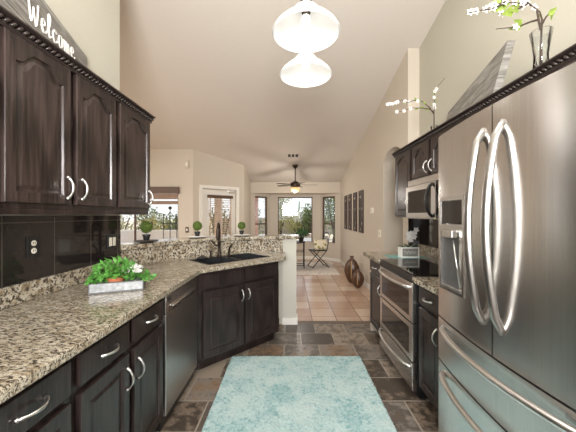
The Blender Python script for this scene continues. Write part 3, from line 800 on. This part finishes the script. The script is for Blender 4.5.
MB().lathe([(.0, -.66), (.03, -.655), (.08, -.63), (.115, -.58), (.12, -.555), (.10, -.54), (.0, -.537)], seg=24, caps=False).build('light_bowl', M['amber'], t, 'all')
MB().lathe([(.0, -.69), (.012, -.68), (.012, -.66), (0, -.655)], seg=10, caps=False).build('finial', M['bronze'], t, 'all')
# ceiling register
ry = 6.45
sl = math.atan(CB)
o = thing('ceiling_vent', 'small ceiling air vent with dark slots above the fan', 'vent', (.07, ry, cz(ry)-.002)); o.rotation_euler = (sl, 0, 0)
MB().box(-.13, .13, -.09, .09, -.008, 0, .002).build('vent_frame', M['ceil'], o)
for x in (-.085, 0, .085): MB().box(x-.030, x+.030, -.07, .07, -.011, -.0085).build('slot', M['slot'], o)

# wall bits
def plate(loc, rotz, w_, h_, label, cat, name, mat='ivory', d=.015, knob=True):
    t = thing(name, label, cat, loc, rotz)
    MB().box(-w_/2, w_/2, -d, 0, -h_/2, h_/2, .003).build('plate', M[mat], t)
    if knob: MB().box(-w_/5, w_/5, -d-.004, -d, -h_/5, h_/5).build('face', M['white'] if mat != 'ivory' else M['ceil'], t)
    return t
plate((XN, 5.0, 1.45), -PI/2, .12, .10, 'small cream thermostat on the nook wall left of the arch', 'thermostat', 'thermostat', 'ivory', .025)
plate((XN, 4.58, 1.07), -PI/2, .12, .12, 'cream light switch on the nook wall below the thermostat', 'light switch', 'light_switch')
plate((-2.235, YB, 2.47), 0, .09, .17, 'cream door chime high on the living room wall', 'door chime', 'door_chime', 'wall', .04)
plate((-2.235, YB, 1.05), 0, .07, .12, 'dark bronze switch plate on the living room wall left of the door', 'light switch', 'light_switch', 'brownframe')
# pierced panels
for i, (ya, yb, lab) in enumerate(((7.18, 7.50, 'farthest of the four tall dark pierced wall panels, nearest the windows'), (6.68, 7.0, 'second of the four dark pierced wall panels from the windows'),
                                   (6.14, 6.46, 'third of the four dark pierced wall panels from the windows'), (5.60, 5.94, 'nearest of the four tall dark pierced wall panels, nearest the thermostat'))):
    t = thing('wall_panel', lab, 'wall art', (XN-.001, yb, 1.01), -PI/2, 'tall pierced panels on the nook wall')
    W_ = yb-ya
    MB().box(0, .05, -.022, 0, 0, .86).box(W_-.05, W_, -.022, 0, 0, .86).box(.05, W_-.05, -.022, 0, 0, .05).box(.05, W_-.05, -.022, 0, .81, .86).build('panel_frame', M['panel'], t)
    MB().box(.05, W_-.05, -.012, -.001, .05, .81).build('panel_screen', M['scroll'], t)
# vases
def gourd(x, y, h, r, label, a):
    t = thing('vase', label, 'vase', (x, y, 0), a, 'brown vases')
    prof = [(.30, 0), (.42, .03), (.75, .18), (.98, .38), (1.0, .50), (.88, .66), (.55, .82), (.24, .90), (.20, .94), (.27, .985), (.22, 1.0), (.14, .97)]
    MB().lathe([(p*r, z*h+.001) for p, z in prof], seg=28, sy=.55).build('vase_body', M['vase'], t, 'all')
    m = MB(); pts = []
    R_ = [(p*r, z*h) for p, z in prof[2:7]]
    L_ = []
    for rr, z in R_: L_.append((0, -rr*.55-.001, z))
    v0 = [m.b.verts.new((-.10*r, p[1]+.004, p[2])) for p in L_]; v1 = [m.b.verts.new((.10*r, p[1]+.004, p[2])) for p in L_]; vm = [m.b.verts.new((0, p[1]-.004, p[2])) for p in L_]
    for i in range(len(L_)-1):
        m.b.faces.new((v0[i], vm[i], vm[i+1], v0[i+1])); m.b.faces.new((vm[i], v1[i], v1[i+1], vm[i+1]))
    m.build('stripe', M['vase_stripe'], t)
gourd(1.25, 5.72, .54, .155, 'taller brown floor vase against the nook wall, standing behind the shorter one', -.35)
gourd(1.275, 5.32, .36, .12, 'shorter brown floor vase with a tan stripe in front of the taller one', -.35)

# rugs
def rug(name, x0, x1, y0, y1, mat, label, th, nx, ny, jit):
    m = MB(); g = [[m.b.verts.new((x0+(x1-x0)*i/nx+(random.uniform(-.006, .006) if i in (0, nx) else 0), y0+(y1-y0)*j/ny+(random.uniform(-.006, .006) if j in (0, ny) else 0),
        (th+random.uniform(-jit, jit)) if 0 < i < nx and 0 < j < ny else .002)) for j in range(ny+1)] for i in range(nx+1)]
    for i in range(nx):
        for j in range(ny): m.b.faces.new((g[i][j], g[i+1][j], g[i+1][j+1], g[i][j+1]))
    return tag(m.build(name, mat, None, 'all'), label, 'rug')
rug('kitchen_rug', -.56, .675, .92, 2.72, M['rug'], 'pale aqua shag rug on the slate kitchen floor', .018, 150, 210, .0035)
rug('shag_rug', -.7, 1.15, 6.47, 8.1, M['shag'], 'grey-white shag rug under the bistro set in the dining nook', .03, 110, 100, .009)

# ------------------------------------------------------------------ plants and decor
def topiary(x, y, z, r, label):
    t = thing('topiary', label, 'plant', (x, y, z), 0, 'ball topiaries along the bar ledge')
    p = r*.62
    MB().lathe([(p*.72, 0), (p*.95, p*1.25), (p*1.08, p*1.25), (p*1.08, p*1.6), (p*.9, p*1.6), (p*.85, p*1.3)], seg=16).build('pot', M['plastic_black'], t, True)
    MB().tube([(0, 0, p*1.3), (.002, 0, p*1.6+r*.9)], .003, 6).build('stem', M['bark'], t)
    m = MB(); c = Vector((0, 0, p*1.6+r*1.25)); m.ball(c, r*.9, 2, .06)
    for i in range(520):
        d = Vector((random.gauss(0, 1), random.gauss(0, 1), random.gauss(0, 1))).normalized()
        m.leaf(c+d*r*.86, d+Vector((random.uniform(-.8, .8), random.uniform(-.8, .8), random.uniform(-.8, .8))), r*.26, r*.16)
    m.build('foliage', M['boxwood'], t)
ZL = 1.111
def charger(x, y, r, label, mat='ceramic'):
    t = thing('plate', label, 'plate', (x, y, ZL), 0, 'plates under the topiaries')
    MB().lathe([(r*.5, 0), (r*.6, .003), (r, .012), (r+.003, .016), (r*.98, .017), (r*.6, .009), (0, .008)], seg=32, caps=False).build('plate_rim', M[mat], t, 'all')
    MB().lathe([(r*.48, .0005), (r*.75, .0045), (r*.98, .0095), (r*.72, .0035), (0, .0005)][:4], seg=32, caps=False).build('underside', M['iron'], t, 'all')
TP = [(-1.37, 2.70, .056, 'ball topiary on the dark plate, nearest the camera on the bar ledge', 'dark plate under the nearest topiary on the bar ledge', 'iron'),
      (-1.06, 3.24, .052, 'ball topiary on the white plate left of the faucet', 'white plate under the middle topiary, left of the faucet', 'ceramic'),
      (-.605, 3.54, .048, 'ball topiary on the white plate right of the faucet', 'white plate under the topiary right of the faucet', 'ceramic')]
for x, y, r, l1, l2, mt in TP:
    charger(x, y, .105, l2, mt); topiary(x, y, ZL+.018 if mt == 'ceramic' else ZL+.018, r, l1)
o = thing('placeholder', 'flat white piece on the bar ledge beside the near topiary', 'placeholder', (-1.46, 2.50, ZL), .9)  # flat white box standing in for an unidentified white patch
MB().box(-.09, .05, -.05, .05, .0, .008, .003).build('flat_box', M['ceramic'], o); 

def leafball(m, c, R, n, L, W, flat=.7, updir=.3):
    for i in range(n):
        d = Vector((random.gauss(0, 1), random.gauss(0, 1), random.gauss(0, 1)*flat)); d.normalize(); k = random.random()**.4
        p = Vector(c)+Vector((d.x*R[0], d.y*R[1], abs(d.z)*R[2]))*k if updir else Vector(c)+d*R[0]*k
        m.leaf(p, d+Vector((random.uniform(-.7, .7), random.uniform(-.7, .7), random.uniform(-.4, .5))), L*random.uniform(.7, 1.2), W*random.uniform(.7, 1.2))
# galvanised tray
td = Vector((-.892+1.146, 1.717-1.61)); ta = math.atan2(td.y, td.x)
tray = thing('planter_tray', 'galvanised metal tray of plants on the left counter', 'tray', (-1.146, 1.61, .916), ta)
m = MB(); TL, TD, TH = .276, .13, .058
m.box(0, TL, 0, TD, 0, .004); m.box(0, TL, 0, .004, .004, TH); m.box(0, TL, TD-.004, TD, .004, TH); m.box(0, .004, .004, TD-.004, .004, TH); m.box(TL-.004, TL, .004, TD-.004, .004, TH)
m.build('tray_body', M['zinc'], tray)
m = MB()
m.tube([(0, 0, TH), (TL, 0, TH), (TL, TD, TH), (0, TD, TH)], .0035, 6, True); m.tube([(0, 0, .004), (TL, 0, .004), (TL, TD, .004), (0, TD, .004)], .0035, 6, True)
for x, y in ((0, 0), (TL, 0), (TL, TD), (0, TD)): m.tube([(x, y, 0), (x, y, TH)], .003, 6)
m.build('rim', M['zinc_rim'], tray)
m = MB(); m.tube([(-.002, TD/2-.03, TH-.012), (-.02, TD/2-.02, TH-.004), (-.02, TD/2+.02, TH-.004), (-.002, TD/2+.03, TH-.012)], .003, 6); m.build('handle', M['zinc_rim'], tray, 'all')
Rz = Matrix.Rotation(ta, 3, 'Z')
def tr(x, y, z): v = Rz @ Vector((x, y, 0)); return (-1.146+v.x, 1.61+v.y, .916+z)
t = thing('potted_plant', 'leafy green plant in a terracotta pot standing in the metal tray', 'plant', tr(.125, .065, .005), ta)
MB().lathe([(.032, 0), (.045, .065), (.050, .066), (.051, .085), (.045, .085), (.042, .07)], seg=20).build('pot', M['terracotta'], t, True)
m = MB()
for i in range(14):
    a = random.uniform(0, 2*PI); r_ = random.uniform(.03, .10); m.tube([(0, 0, .07), (r_*.5*math.cos(a), r_*.5*math.sin(a), .11), (r_*math.cos(a), r_*math.sin(a), random.uniform(.09, .15))], .0016, 5)
m.build('stem', M['stem'], t)
m = MB(); leafball(m, (0, .0, .08), (.125, .085, .115), 560, .030, .024)
leafball(m, (-.10, -.01, .055), (.05, .05, .03), 60, .03, .026)
m.build('foliage', M['leaf'], t)
t = thing('flower_pot', 'small metal pot of white flowers at the right end of the metal tray', 'plant', tr(.225, .065, .005), ta)
MB().lathe([(.028, 0), (.034, .06), (.037, .062), (.034, .066), (.03, .055)], seg=18).build('pot', M['zinc'], t, True)
m = MB(); leafball(m, (.03, 0, .05), (.07, .06, .05), 130, .032, .024); m.build('foliage', M['leaf'], t)
m = MB()
for i in range(34):
    d = Vector((random.gauss(0, 1), random.gauss(0, 1), abs(random.gauss(0, 1)))).normalized(); c = Vector((-.005, -.01, .10))+d*.042
    for k in range(5):
        a = 2*PI*k/5; dd_ = Vector((math.cos(a), math.sin(a), .3)); m.leaf(c, dd_+d*.6, .022, .018, d)
m.build('blossom', M['petal'], t)
# orchid on teal board
o = thing('cutting_board', 'teal glass cutting board on the far right counter under the orchid box', 'cutting board', (1.25, 3.03, .916), 0)
MB().box(-.19, .19, -.14, .14, 0, .008, .002).build('board', M['teal'], o)
t = thing('planter_box', 'white framed wooden box holding the orchid on the teal board', 'planter', (1.25, 2.985, .9255), 0)
m = MB(); W_, D_, H_ = .19, .09, .11
m.box(-W_/2, W_/2, -D_/2, -D_/2+.008, 0, .014).box(-W_/2, W_/2, -D_/2, -D_/2+.008, H_-.014, H_).box(-W_/2, -W_/2+.014, -D_/2, -D_/2+.008, .014, H_-.014).box(W_/2-.014, W_/2, -D_/2, -D_/2+.008, .014, H_-.014)
m.box(-W_/2, -W_/2+.01, -D_/2+.008, D_/2, 0, H_).box(W_/2-.01, W_/2, -D_/2+.008, D_/2, 0, H_).box(-W_/2+.01, W_/2-.01, D_/2-.01, D_/2, 0, H_).box(-W_/2+.01, W_/2-.01, -D_/2+.008, D_/2-.01, 0, .008)
m.build('box_frame', M['ceramic'], t)
fp = MB().box(-W_/2+.014, W_/2-.014, -D_/2+.003, -D_/2+.008, .014, H_-.014).build('front_board', M['plank'], t); fp['label'] = 'weathered grey board with pale script'
m = MB()
P = [(-.06+.01*i, -D_/2+.0015, .055+.014*math.sin(i*1.7)) for i in range(13)]; m.tube(P, .0018, 5); m.build('script_line', M['ceramic'], fp)
t = thing('orchid', 'white orchid with dark green leaves growing from the white box', 'plant', (1.25, 2.985, .937), 0)
MB().box(-.08, .08, -.034, .032, .0, .075).build('soil', M['soil'], t)
m = MB()
for i in range(9):
    a = 2*PI*i/9+.2; m.leaf((0, 0, .075), (math.cos(a), math.sin(a)*.6, .35), .13, .035, (0, 0, 1))
m.build('foliage', M['leaf_dark'], t)
P = [(0, 0, .07), (.005, 0, .15), (.02, -.005, .21), (.05, -.01, .25), (.075, -.01, .27)]
MB().tube(P, .003, 6).build('stem', M['stem'], t, 'all')
m = MB()
for c in ((.06, -.01, .25), (.03, -.015, .24), (.01, -.03, .215), (-.01, -.02, .235), (.015, -.02, .175), (.075, -.01, .275), (.045, -.03, .205), (-.015, -.03, .19)):
    for k in range(5):
        a = 2*PI*k/5+c[0]*30; m.leaf(c, (math.cos(a), -.25, math.sin(a)), .036, .032, (0, -1, -.2))
m.build('blossom', M['petal'], t)

# branches in glass vases on top of the right cabinets
def glass_solid():
    m, nt, b = newmat('clear_glass'); b.inputs['Base Color'].default_value = (.96, .97, .95, 1); b.inputs['Roughness'].default_value = .03
    b.inputs['Transmission Weight'].default_value = 1; b.inputs['IOR'].default_value = 1.3; return m
M['clear'] = glass_solid()
def branch_vase(x, y, z, stems, label, s=1.0, vr=.035, vh=.16, leafmat='leaf_olive', ls=.05, fl=.016, blossoms=5):
    t = thing('branch_vase', label, 'vase', (x, y, z), 0, 'blossom branches in glass vases')
    MB().lathe([(vr*.8, .0), (vr*.7, vh*.4), (vr*1.1, vh), (vr*1.1-.004, vh), (vr*.7-.004, vh*.4), (vr*.7-.004, .01)], seg=20).build('glass_vase', M['pane'], t, 'all')
    b_ = MB(); lf = MB(); bl = MB()
    for st in stems:
        P = [Vector(p)*s for p in st['p']]; n = len(P)
        b_.tube(P, [max(.0022, .006*(1-i/n))*st.get('w', 1) for i in range(n)], 6)
        for u, L in st.get('leaves', ()):
            i = min(n-2, int(u*(n-1))); p = P[i].lerp(P[i+1], u*(n-1)-i); d = (P[i+1]-P[i]).normalized()+Vector((random.uniform(-.4, .4), random.uniform(-.7, .7), random.uniform(-.6, .6)))
            lf.leaf(p, d, L*s*1.25, L*.7*s, (random.uniform(-.3, .3), -1, -.3))
        for u in st.get('bl', ()):
            i = min(n-2, int(u*(n-1))); p = P[i].lerp(P[i+1], u*(n-1)-i)+Vector((random.uniform(-.012, .012),)*3)
            for k in range(5):
                a = 2*PI*k/5; bl.leaf(p, (math.cos(a), -.3, math.sin(a)), fl*1.35, fl, (0, -1, 0))
            b_.ball(p+Vector((0, -.004, 0)), fl*.22, 1)
    b_.build('branch', M['bark'], t, 'all'); lf.build('foliage', M[leafmat], t); bl.build('blossom', M['petal'], t)
ZT = 2.0895
# far branch: drawn at y~2.55
yb_ = 2.62; xb_ = (434-290)*yb_/283
def pp(px, py, y=yb_, dx=xb_, z0=ZT): return ((px-290)*y/283-dx, 0, H+(215-py)*y/283-z0)
st = [dict(p=[(0, 0, .02), pp(434, 118), pp(434, 112), pp(434.5, 104), pp(434.5, 92), pp(438, 86), pp(445, 78)], leaves=[(.5, .03), (.55, .035), (.62, .03)], bl=[.42, .5, .6, .68, .75]),
      dict(p=[pp(434, 114), pp(429, 107), pp(422, 101), pp(413, 100.5), pp(408, 103), pp(402, 100), pp(395, 103), pp(388, 104)], leaves=[(.2, .035), (.3, .03), (.38, .03), (.6, .025)], bl=[.35, .55, .65, .8, .84, .9, .95, 1.0]),
      dict(p=[pp(434, 112), pp(429, 109), pp(421, 108), pp(411, 108), pp(404, 111), pp(396, 111.5)], leaves=[(.2, .03), (.32, .035), (.45, .03)], bl=[.6, .8, .97])]
branch_vase(xb_, yb_, ZT, st, 'white blossom branch in a glass vase above the microwave cabinet', 1, .03, .10, fl=.016)
yc_ = 1.42; xc_ = (541-290)*yc_/283
def pq(px, py, dy=0): return ((px-290)*yc_/283-xc_, dy, H+(215-py)*yc_/283-ZT)
st = [dict(p=[(0, 0, .03), pq(541, 55), pq(541, 40), pq(542, 20), pq(540, 12), pq(535, 8), pq(532, 7)], w=1.2, leaves=[(.55, .03)], bl=[.9]),
      dict(p=[pq(541, 30), pq(539, 22), pq(537, 10), pq(528, 3), pq(517, 3), pq(505, 2), pq(494, 5), pq(485, 10)], leaves=[(.42, .05), (.5, .045), (.65, .06), (.7, .05)], bl=[.45, .5, .6, .72, .85, .9, 1.0, .95]),
      dict(p=[pq(537, 20), pq(530, 22), pq(520, 26), pq(511, 27.5), pq(496, 29)], leaves=[(.4, .055), (.45, .05)], bl=[.62]),
      dict(p=[pq(542, 24), pq(546, 17), pq(550, 13), pq(554, 14)], leaves=[(.4, .045), (.7, .04)], bl=[]),
      dict(p=[pq(528, 3), pq(520, 8), pq(508, 14), pq(498, 14)], leaves=[(.5, .07), (.35, .05)], bl=[.3, .9]),
      dict(p=[pq(505, 2), pq(492, 9), pq(478, 11), pq(468, 13)], leaves=[(.1, .05)], bl=[.3, .5, .75, .95])]
branch_vase(xc_, yc_, ZT, st, 'leafy blossom branch in a tall glass vase above the refrigerator', 1, .042, .20, 'leaf_olive', .05, .016)

# weathered signs
def leaning_board(name, label, nb_, nt_, fb_, ft_, th, z0):
    """room-facing face: near-bottom, near-top, far-bottom, far-top; thickness along th"""
    t = thing(name, label, 'sign', (nb_[0], nb_[1], z0)); o = Vector((nb_[0], nb_[1], z0))
    nb_, nt_, fb_, ft_ = [Vector(p)-o for p in (nb_, nt_, fb_, ft_)]
    # three planks
    for k in range(3):
        a, b_ = k/3+.004, (k+1)/3-.004
        q = [nb_.lerp(nt_, a), fb_.lerp(ft_, a), fb_.lerp(ft_, b_), nb_.lerp(nt_, b_)]
        MB().extr(q, th).build('plank', M['plank'], t)
    return t, (nb_, nt_, fb_, ft_)
t, _ = leaning_board('weathered_sign', 'grey weathered plank sign leaning on the wall above the right cabinets', (1.215, 1.70, ZT+.001), (1.245, 1.617, 2.37), (1.50, 2.82, ZT+.001), (1.54, 2.75, 2.37), (.045, 0, 0), ZT)
BZ = 2.1295
t, (a0, a1, b0, b1) = leaning_board('welcome_sign', 'grey weathered plank sign painted with white script Welcome above the left cabinets', (-1.10, 1.0, BZ), (-1.11, 1.0, 2.45), (-1.38, 1.94, BZ), (-1.39, 1.94, 2.45), (-.018, -.004, 0), BZ)
# script lettering "Welcome"
G = {'W': [[(0, 1.5), (.1, .6), (.2, .05), (.35, .5), (.45, 1.1), (.5, .5), (.65, 0), (.8, .5), (.95, 1.6)]],
     'e': [[(0, .3), (.25, .45), (.45, .7), (.3, .95), (.1, .75), (.08, .3), (.25, .02), (.5, .1), (.62, .3)]],
     'l': [[(0, .3), (.3, .9), (.42, 1.5), (.3, 1.75), (.16, 1.4), (.14, .4), (.25, .02), (.45, .2)]],
     'c': [[(.5, .8), (.3, .95), (.1, .7), (.06, .3), (.22, .02), (.5, .15), (.6, .3)]],
     'o': [[(.35, .95), (.1, .75), (.06, .3), (.25, .02), (.5, .2), (.52, .65), (.35, .95), (.65, .8)]],
     'm': [[(0, .9), (.08, .45), (.08, 0), (.15, .6), (.3, .92), (.38, .6), (.38, 0), (.46, .6), (.62, .92), (.7, .6), (.7, .1), (.85, .15)]]}
def smooth(P, k=4):
    out = []
    for i in range(len(P)-1):
        p0, p1, p2, p3 = P[max(0, i-1)], P[i], P[i+1], P[min(len(P)-1, i+2)]
        for j in range(k):
            u = j/k; out.append(tuple(.5*((2*p1[q])+(-p0[q]+p2[q])*u+(2*p0[q]-5*p1[q]+4*p2[q]-p3[q])*u*u+(-p0[q]+3*p1[q]-3*p2[q]+p3[q])*u**3) for q in (0, 1)))
    return out+[P[-1]]
d = (b0-a0); Lb = d.length; d.normalize(); nrm = Vector((-d.y, d.x, 0)); nrm = nrm if nrm.x > 0 else -nrm
s_ = .30; xh = .07
for ch, adv in zip('Welcome', (1.05, .55, .48, .58, .62, .88, .6)):
    m = MB()
    for L_ in G[ch]:
        P = []
        for u, v in smooth(L_):
            q = a0+d*(s_+u*.083); P.append(Vector((q.x, q.y, 0))+nrm*.002+Vector((0, 0, .135+(s_-.3)*.12+v*xh))+Vector((-.012, 0, 0))*((.135+v*xh)/.32))
        m.tube(P, .0052, 5)
    m.build('letter', M['ceramic'], t)
    s_ += adv*.083+.012

# ------------------------------------------------------------------ bistro set
t = thing('bistro_table', 'dark metal bistro table half hidden behind the end of the bar', 'table', (.06, 7.15, .041))
MB().lathe([(.0, .64), (.33, .64), (.335, .65), (.33, .66), (0, .66)], seg=32, caps=False).build('table_top', M['iron'], t, True)
for a in (-.5, PI-.5):
    pass
for sx in (-1, 1):
    for sy in (-1, 1):
        MB().tube([(sx*.29, sy*.16, 0), (sx*.29, sy*.16, .64)], .012, 8).build('leg', M['iron'], t)
for z in (.08, .42):
    for sy in (-.16, .16): MB().tube([(-.29, sy, z), (.29, sy, z)], .008, 6).build('stretcher', M['iron'], t)
t = thing('houseplant', 'bushy dark green houseplant on the bistro table in front of the window', 'plant', (.28, 7.05, .702))
MB().lathe([(.05, 0), (.07, .11), (.075, .12), (.065, .12)], seg=16).build('pot', M['plastic_black'], t, True)
m = MB()
for i in range(7):
    a = 2*PI*i/7; m.tube([(0, 0, .1), (.05*math.cos(a), .05*math.sin(a), .2), (.13*math.cos(a), .13*math.sin(a), .3)], .004, 5)
m.build('stem', M['stem'], t)
m = MB(); leafball(m, (0.03, 0, .14), (.15, .14, .24), 220, .065, .05); m.build('foliage', M['leaf_dark'], t)
t = thing('folding_chair', 'dark metal folding bistro chair with scrolled back near the right bay window', 'chair', (.72, 7.30, .041), .28)
for sy in (-.19, .19):
    MB().tube([(-.22, sy, 0), (.16, sy, .42), (.20, sy, .60), (.235, sy, .80)], .011, 8).build('frame_leg', M['iron'], t, 'all')
    MB().tube([(.24, sy*.88, 0), (-.18, sy*.88, .42)], .011, 8).build('leg', M['iron'], t, 'all')
MB().tube([(-.21, -.19, .012), (-.21, .19, .012)], .008, 6).build('stretcher', M['iron'], t)
MB().tube([(.23, -.17, .012), (.23, .17, .012)], .008, 6).build('stretcher', M['iron'], t)
MB().box(-.21, .17, -.18, .18, .418, .434, .004).build('seat', M['iron'], t)
m = MB(); m.tube([(.235, -.19, .80), (.245, -.10, .86), (.25, 0, .88), (.245, .10, .86), (.235, .19, .80)], .010, 8)
for s in (-1, 1):
    for r_ in (.035, .055):
        m.tube([(.225+.0*k, s*.075+r_*math.cos(a), .74+r_*math.sin(a)) for k, a in enumerate([2*PI*i/14 for i in range(14)])], .006, 6, True)
m.tube([(.215, -.19, .66), (.215, .19, .66)], .008, 6); bk = m.build('backrest', M['iron'], t, 'all')
def pillow_mesh(w_, h_, th):
    m = MB(); n = 14; top = []; bot = []
    for i in range(n+1):
        a = []; b_ = []
        for j in range(n+1):
            u, v = i/n*2-1, j/n*2-1; k = max(0, (1-u**4)*(1-v**4))**.5; pinch = 1-.07*(u*u*(1-v*v)+v*v*(1-u*u))*0
            a.append(m.b.verts.new((u*w_/2*pinch, v*h_/2*pinch, th/2*k+.001))); b_.append(m.b.verts.new((u*w_/2*pinch, v*h_/2*pinch, -th/2*k-.001)))
        top.append(a); bot.append(b_)
    for i in range(n):
        for j in range(n):
            m.b.faces.new((top[i][j], top[i+1][j], top[i+1][j+1], top[i][j+1])); m.b.faces.new((bot[i][j], bot[i][j+1], bot[i+1][j+1], bot[i+1][j]))
    for i in range(n):
        m.b.faces.new((top[i][0], bot[i][0], bot[i+1][0], top[i+1][0])); m.b.faces.new((top[i][n], top[i+1][n], bot[i+1][n], bot[i][n]))
        m.b.faces.new((top[0][i], top[0][i+1], bot[0][i+1], bot[0][i])); m.b.faces.new((top[n][i], bot[n][i], bot[n][i+1], top[n][i+1]))
    return m
p = tag(pillow_mesh(.36, .27, .11).build('cushion', M['cushion'], None, 'all'), 'leaf-patterned cream and olive cushion on the folding chair', 'cushion')
p.location = (.80, 7.25, .61); p.rotation_euler = (PI/2-.30, 0, .15)

# ------------------------------------------------------------------ outside
struct(MB().box(-40, 40, 9.05, 90, -.25, -.05).box(-40, -5.2, -10, 9.05, -.25, -.05).box(-5.2, -1.3, 7.2, 9.05, -.25, -.05).build('ground_outside', M['sand']))
def bush(x, y, rx, ry, rz, mat, label, n=900, L=.22, z=-.05, name='desert_bush', trunk=0, cat='shrub', group='shrubs outside the windows'):
    t = thing(name, label, cat, (x, y, z), 0, group)
    m = MB(); m.tube([(0, 0, 0), (.05, 0, (trunk+.3)*.6), (0, .05, trunk+rz*.8)], [.10, .07, .03], 7)
    for k in range(5):
        a = 2*PI*k/5; m.tube([(0, 0, trunk*.5+.1), (rx*.3*math.cos(a), ry*.3*math.sin(a), trunk+rz*.3), (rx*.6*math.cos(a), ry*.6*math.sin(a), trunk+rz*.7)], [.05, .03, .015], 5)
    m.build('trunk', M['bark'], t)
    m = MB()
    for c in range(9):
        a = random.uniform(0, 2*PI); k = random.uniform(0, .65); cc = (rx*k*math.cos(a), ry*k*math.sin(a), trunk+rz*random.uniform(.15, .7))
        for i in range(n//9):
            d = Vector((random.gauss(0, 1), random.gauss(0, 1), random.gauss(0, 1))).normalized(); q = random.random()**.5
            pt = Vector(cc)+Vector((d.x*rx*.42, d.y*ry*.42, d.z*rz*.36))*q
            if pt.z < .02: pt.z = .02
            m.leaf(pt, d+Vector((random.uniform(-1, 1), random.uniform(-1, 1), random.uniform(-.6, .6))), L*random.uniform(.6, 1.2), L*.45)
    m.build('foliage', M[mat], t)
bush(-.55, 15.5, 1.1, .9, 2.4, 'bush2', 'yellow-green palo verde tree at the left of the centre bay window', 1500, .16, trunk=.7, name='palo_verde_tree', cat='tree')
bush(1.15, 17.5, 1.1, 1.0, 2.1, 'bush', 'grey-green shrub at the right of the centre bay window', 1500, .18)
bush(.5, 21, 1.6, 1.0, 1.9, 'bush2', 'low yellow-green shrub beyond the centre bay window under the cactus', 1300, .18)
bush(2.25, 14.5, .8, .8, 2.9, 'bush', 'tall loose grey-green tree seen through the right bay window', 1100, .18, trunk=.6, name='desert_tree', cat='tree')
bush(-1.6, 12.8, .5, .5, 1.9, 'bush', 'green shrub seen through the left bay window', 700, .14)
bush(-2.65, 10.7, .7, .5, 2.3, 'bush', 'green shrub seen through the glass of the door', 800, .12)
bush(-4.4, 9.0, .7, .6, 1.55, 'bush2', 'yellow-leaved shrub behind the white fence, seen under the wall cabinet', 1300, .10)
bush(-4.7, 11.6, .9, .5, 1.75, 'bush', 'dark green shrub behind the iron plant stand outside', 1100, .11)
bush(-6.6, 10.6, 1.0, .6, 1.9, 'bush2', 'yellow-green shrub at the far left outside the living room window', 900, .12)
bush(-5.9, 13.5, 1.6, .7, 1.7, 'bush', 'broad grey-green shrub farthest out beyond the white garden wall', 1600, .16)
# saguaro
t = thing('saguaro_cactus', 'tall saguaro cactus with raised arms beyond the centre bay window', 'cactus', (.48, 30, -.05))
def rib(m, P, r):
    m.tube(P, r, 10)
m = MB(); rib(m, [(0, 0, 0), (0, 0, 1.0), (0, 0, 2.0), (0, 0, 2.7), (0, 0, 2.85)], [.15, .16, .15, .12, .04]); m.build('trunk', M['cactus'], t, 'all')
for s, zz in ((-1, 1.55), (1, 1.7)):
    m = MB(); rib(m, [(0, 0, zz), (s*.28, 0, zz+.02), (s*.46, 0, zz+.2), (s*.5, 0, zz+.6), (s*.5, 0, zz+1.1), (s*.5, 0, zz+1.2)], [.08, .09, .10, .10, .08, .03]); m.build('arm', M['cactus'], t, 'all')
t = thing('garden_umbrella', 'pink-orange low mound of patio cushions outside the centre window', 'patio seat', (1.0, 13.2, -.05))
MB().box(-.45, .45, -.3, .3, 0, .38, .05).build('seat_base', M['fence'], t); MB().box(-.45, .45, -.28, .25, .381, .56, .06).build('cushion', M['stucco'], t)
t.name = 'patio_bench'; t['label'] = 'pale patio bench with peach cushions outside the centre bay window'
# neighbouring wall and houses
t = thing('patio_cover', 'terracotta beam of the patio cover outside the living room window', 'patio cover', (-5.0, 7.6, 0))
MB().box(-1.6, 2.25, 0, .15, 1.80, 1.95).build('beam', M['patio'], t); MB().box(-1.6, 2.25, .0, .12, 1.66, 1.75).build('lower_beam', M['patio'], t)
for x in (-1.5, 2.15): MB().box(x-.05, x+.05, .02, .12, -.05, 1.83).build('patio_post', M['stucco'], t)
o = MB().box(-6.3, -2.7, 8.2, 8.3, -.05, .93)
o = o.build('garden_wall', M['fence']); tag(o, 'low white garden wall outside the living room window', 'wall')
t = thing('iron_plant_stand', 'black wrought iron stand with finial outside the living room window', 'plant stand', (-3.05, 7.2, -.05))
m = MB()
for x in (-.17, 0, .17): m.tube([(x, 0, 0), (x, 0, 1.45 if x else 1.62)], .010, 6)
m.tube([(-.17, 0, 1.05), (.17, 0, 1.05)], .012, 6); m.tube([(-.17, 0, 1.2), (.17, 0, 1.2)], .010, 6)
m.tube([(-.17, 0, 1.45), (-.10, 0, 1.38), (0, 0, 1.50), (.10, 0, 1.38), (.17, 0, 1.45)], .010, 6); m.build('frame', M['iron'], t)
MB().ball((0, 0, 1.60), .045, 2).build('finial', M['iron'], t)
MB().box(-.16, .16, -.02, .18, .80, .82).build('shelf', M['iron'], t)
t = thing('brick_pillar', 'pale brick patio pillar seen through the blinds of the door', 'pillar', (-2.25, 8.9, -.05))
MB().box(-.10, .10, -.1, .1, 0, 2.4).build('shaft', M['brick'], t); MB().box(-.14, .14, -.14, .14, 2.4, 2.5).build('cap', M['brick'], t)
t = thing('red_post', 'red painted post outside the left bay window', 'post', (-1.35, 11.2, -.05))
MB().box(-.09, .09, -.09, .09, 0, 2.5).build('shaft', M['roof'], t)
o = MB().box(-6, 7, 22, 22.3, -.05, 1.15).build('block_wall', M['stucco']); tag(o, 'long low tan boundary wall behind the desert shrubs', 'wall')
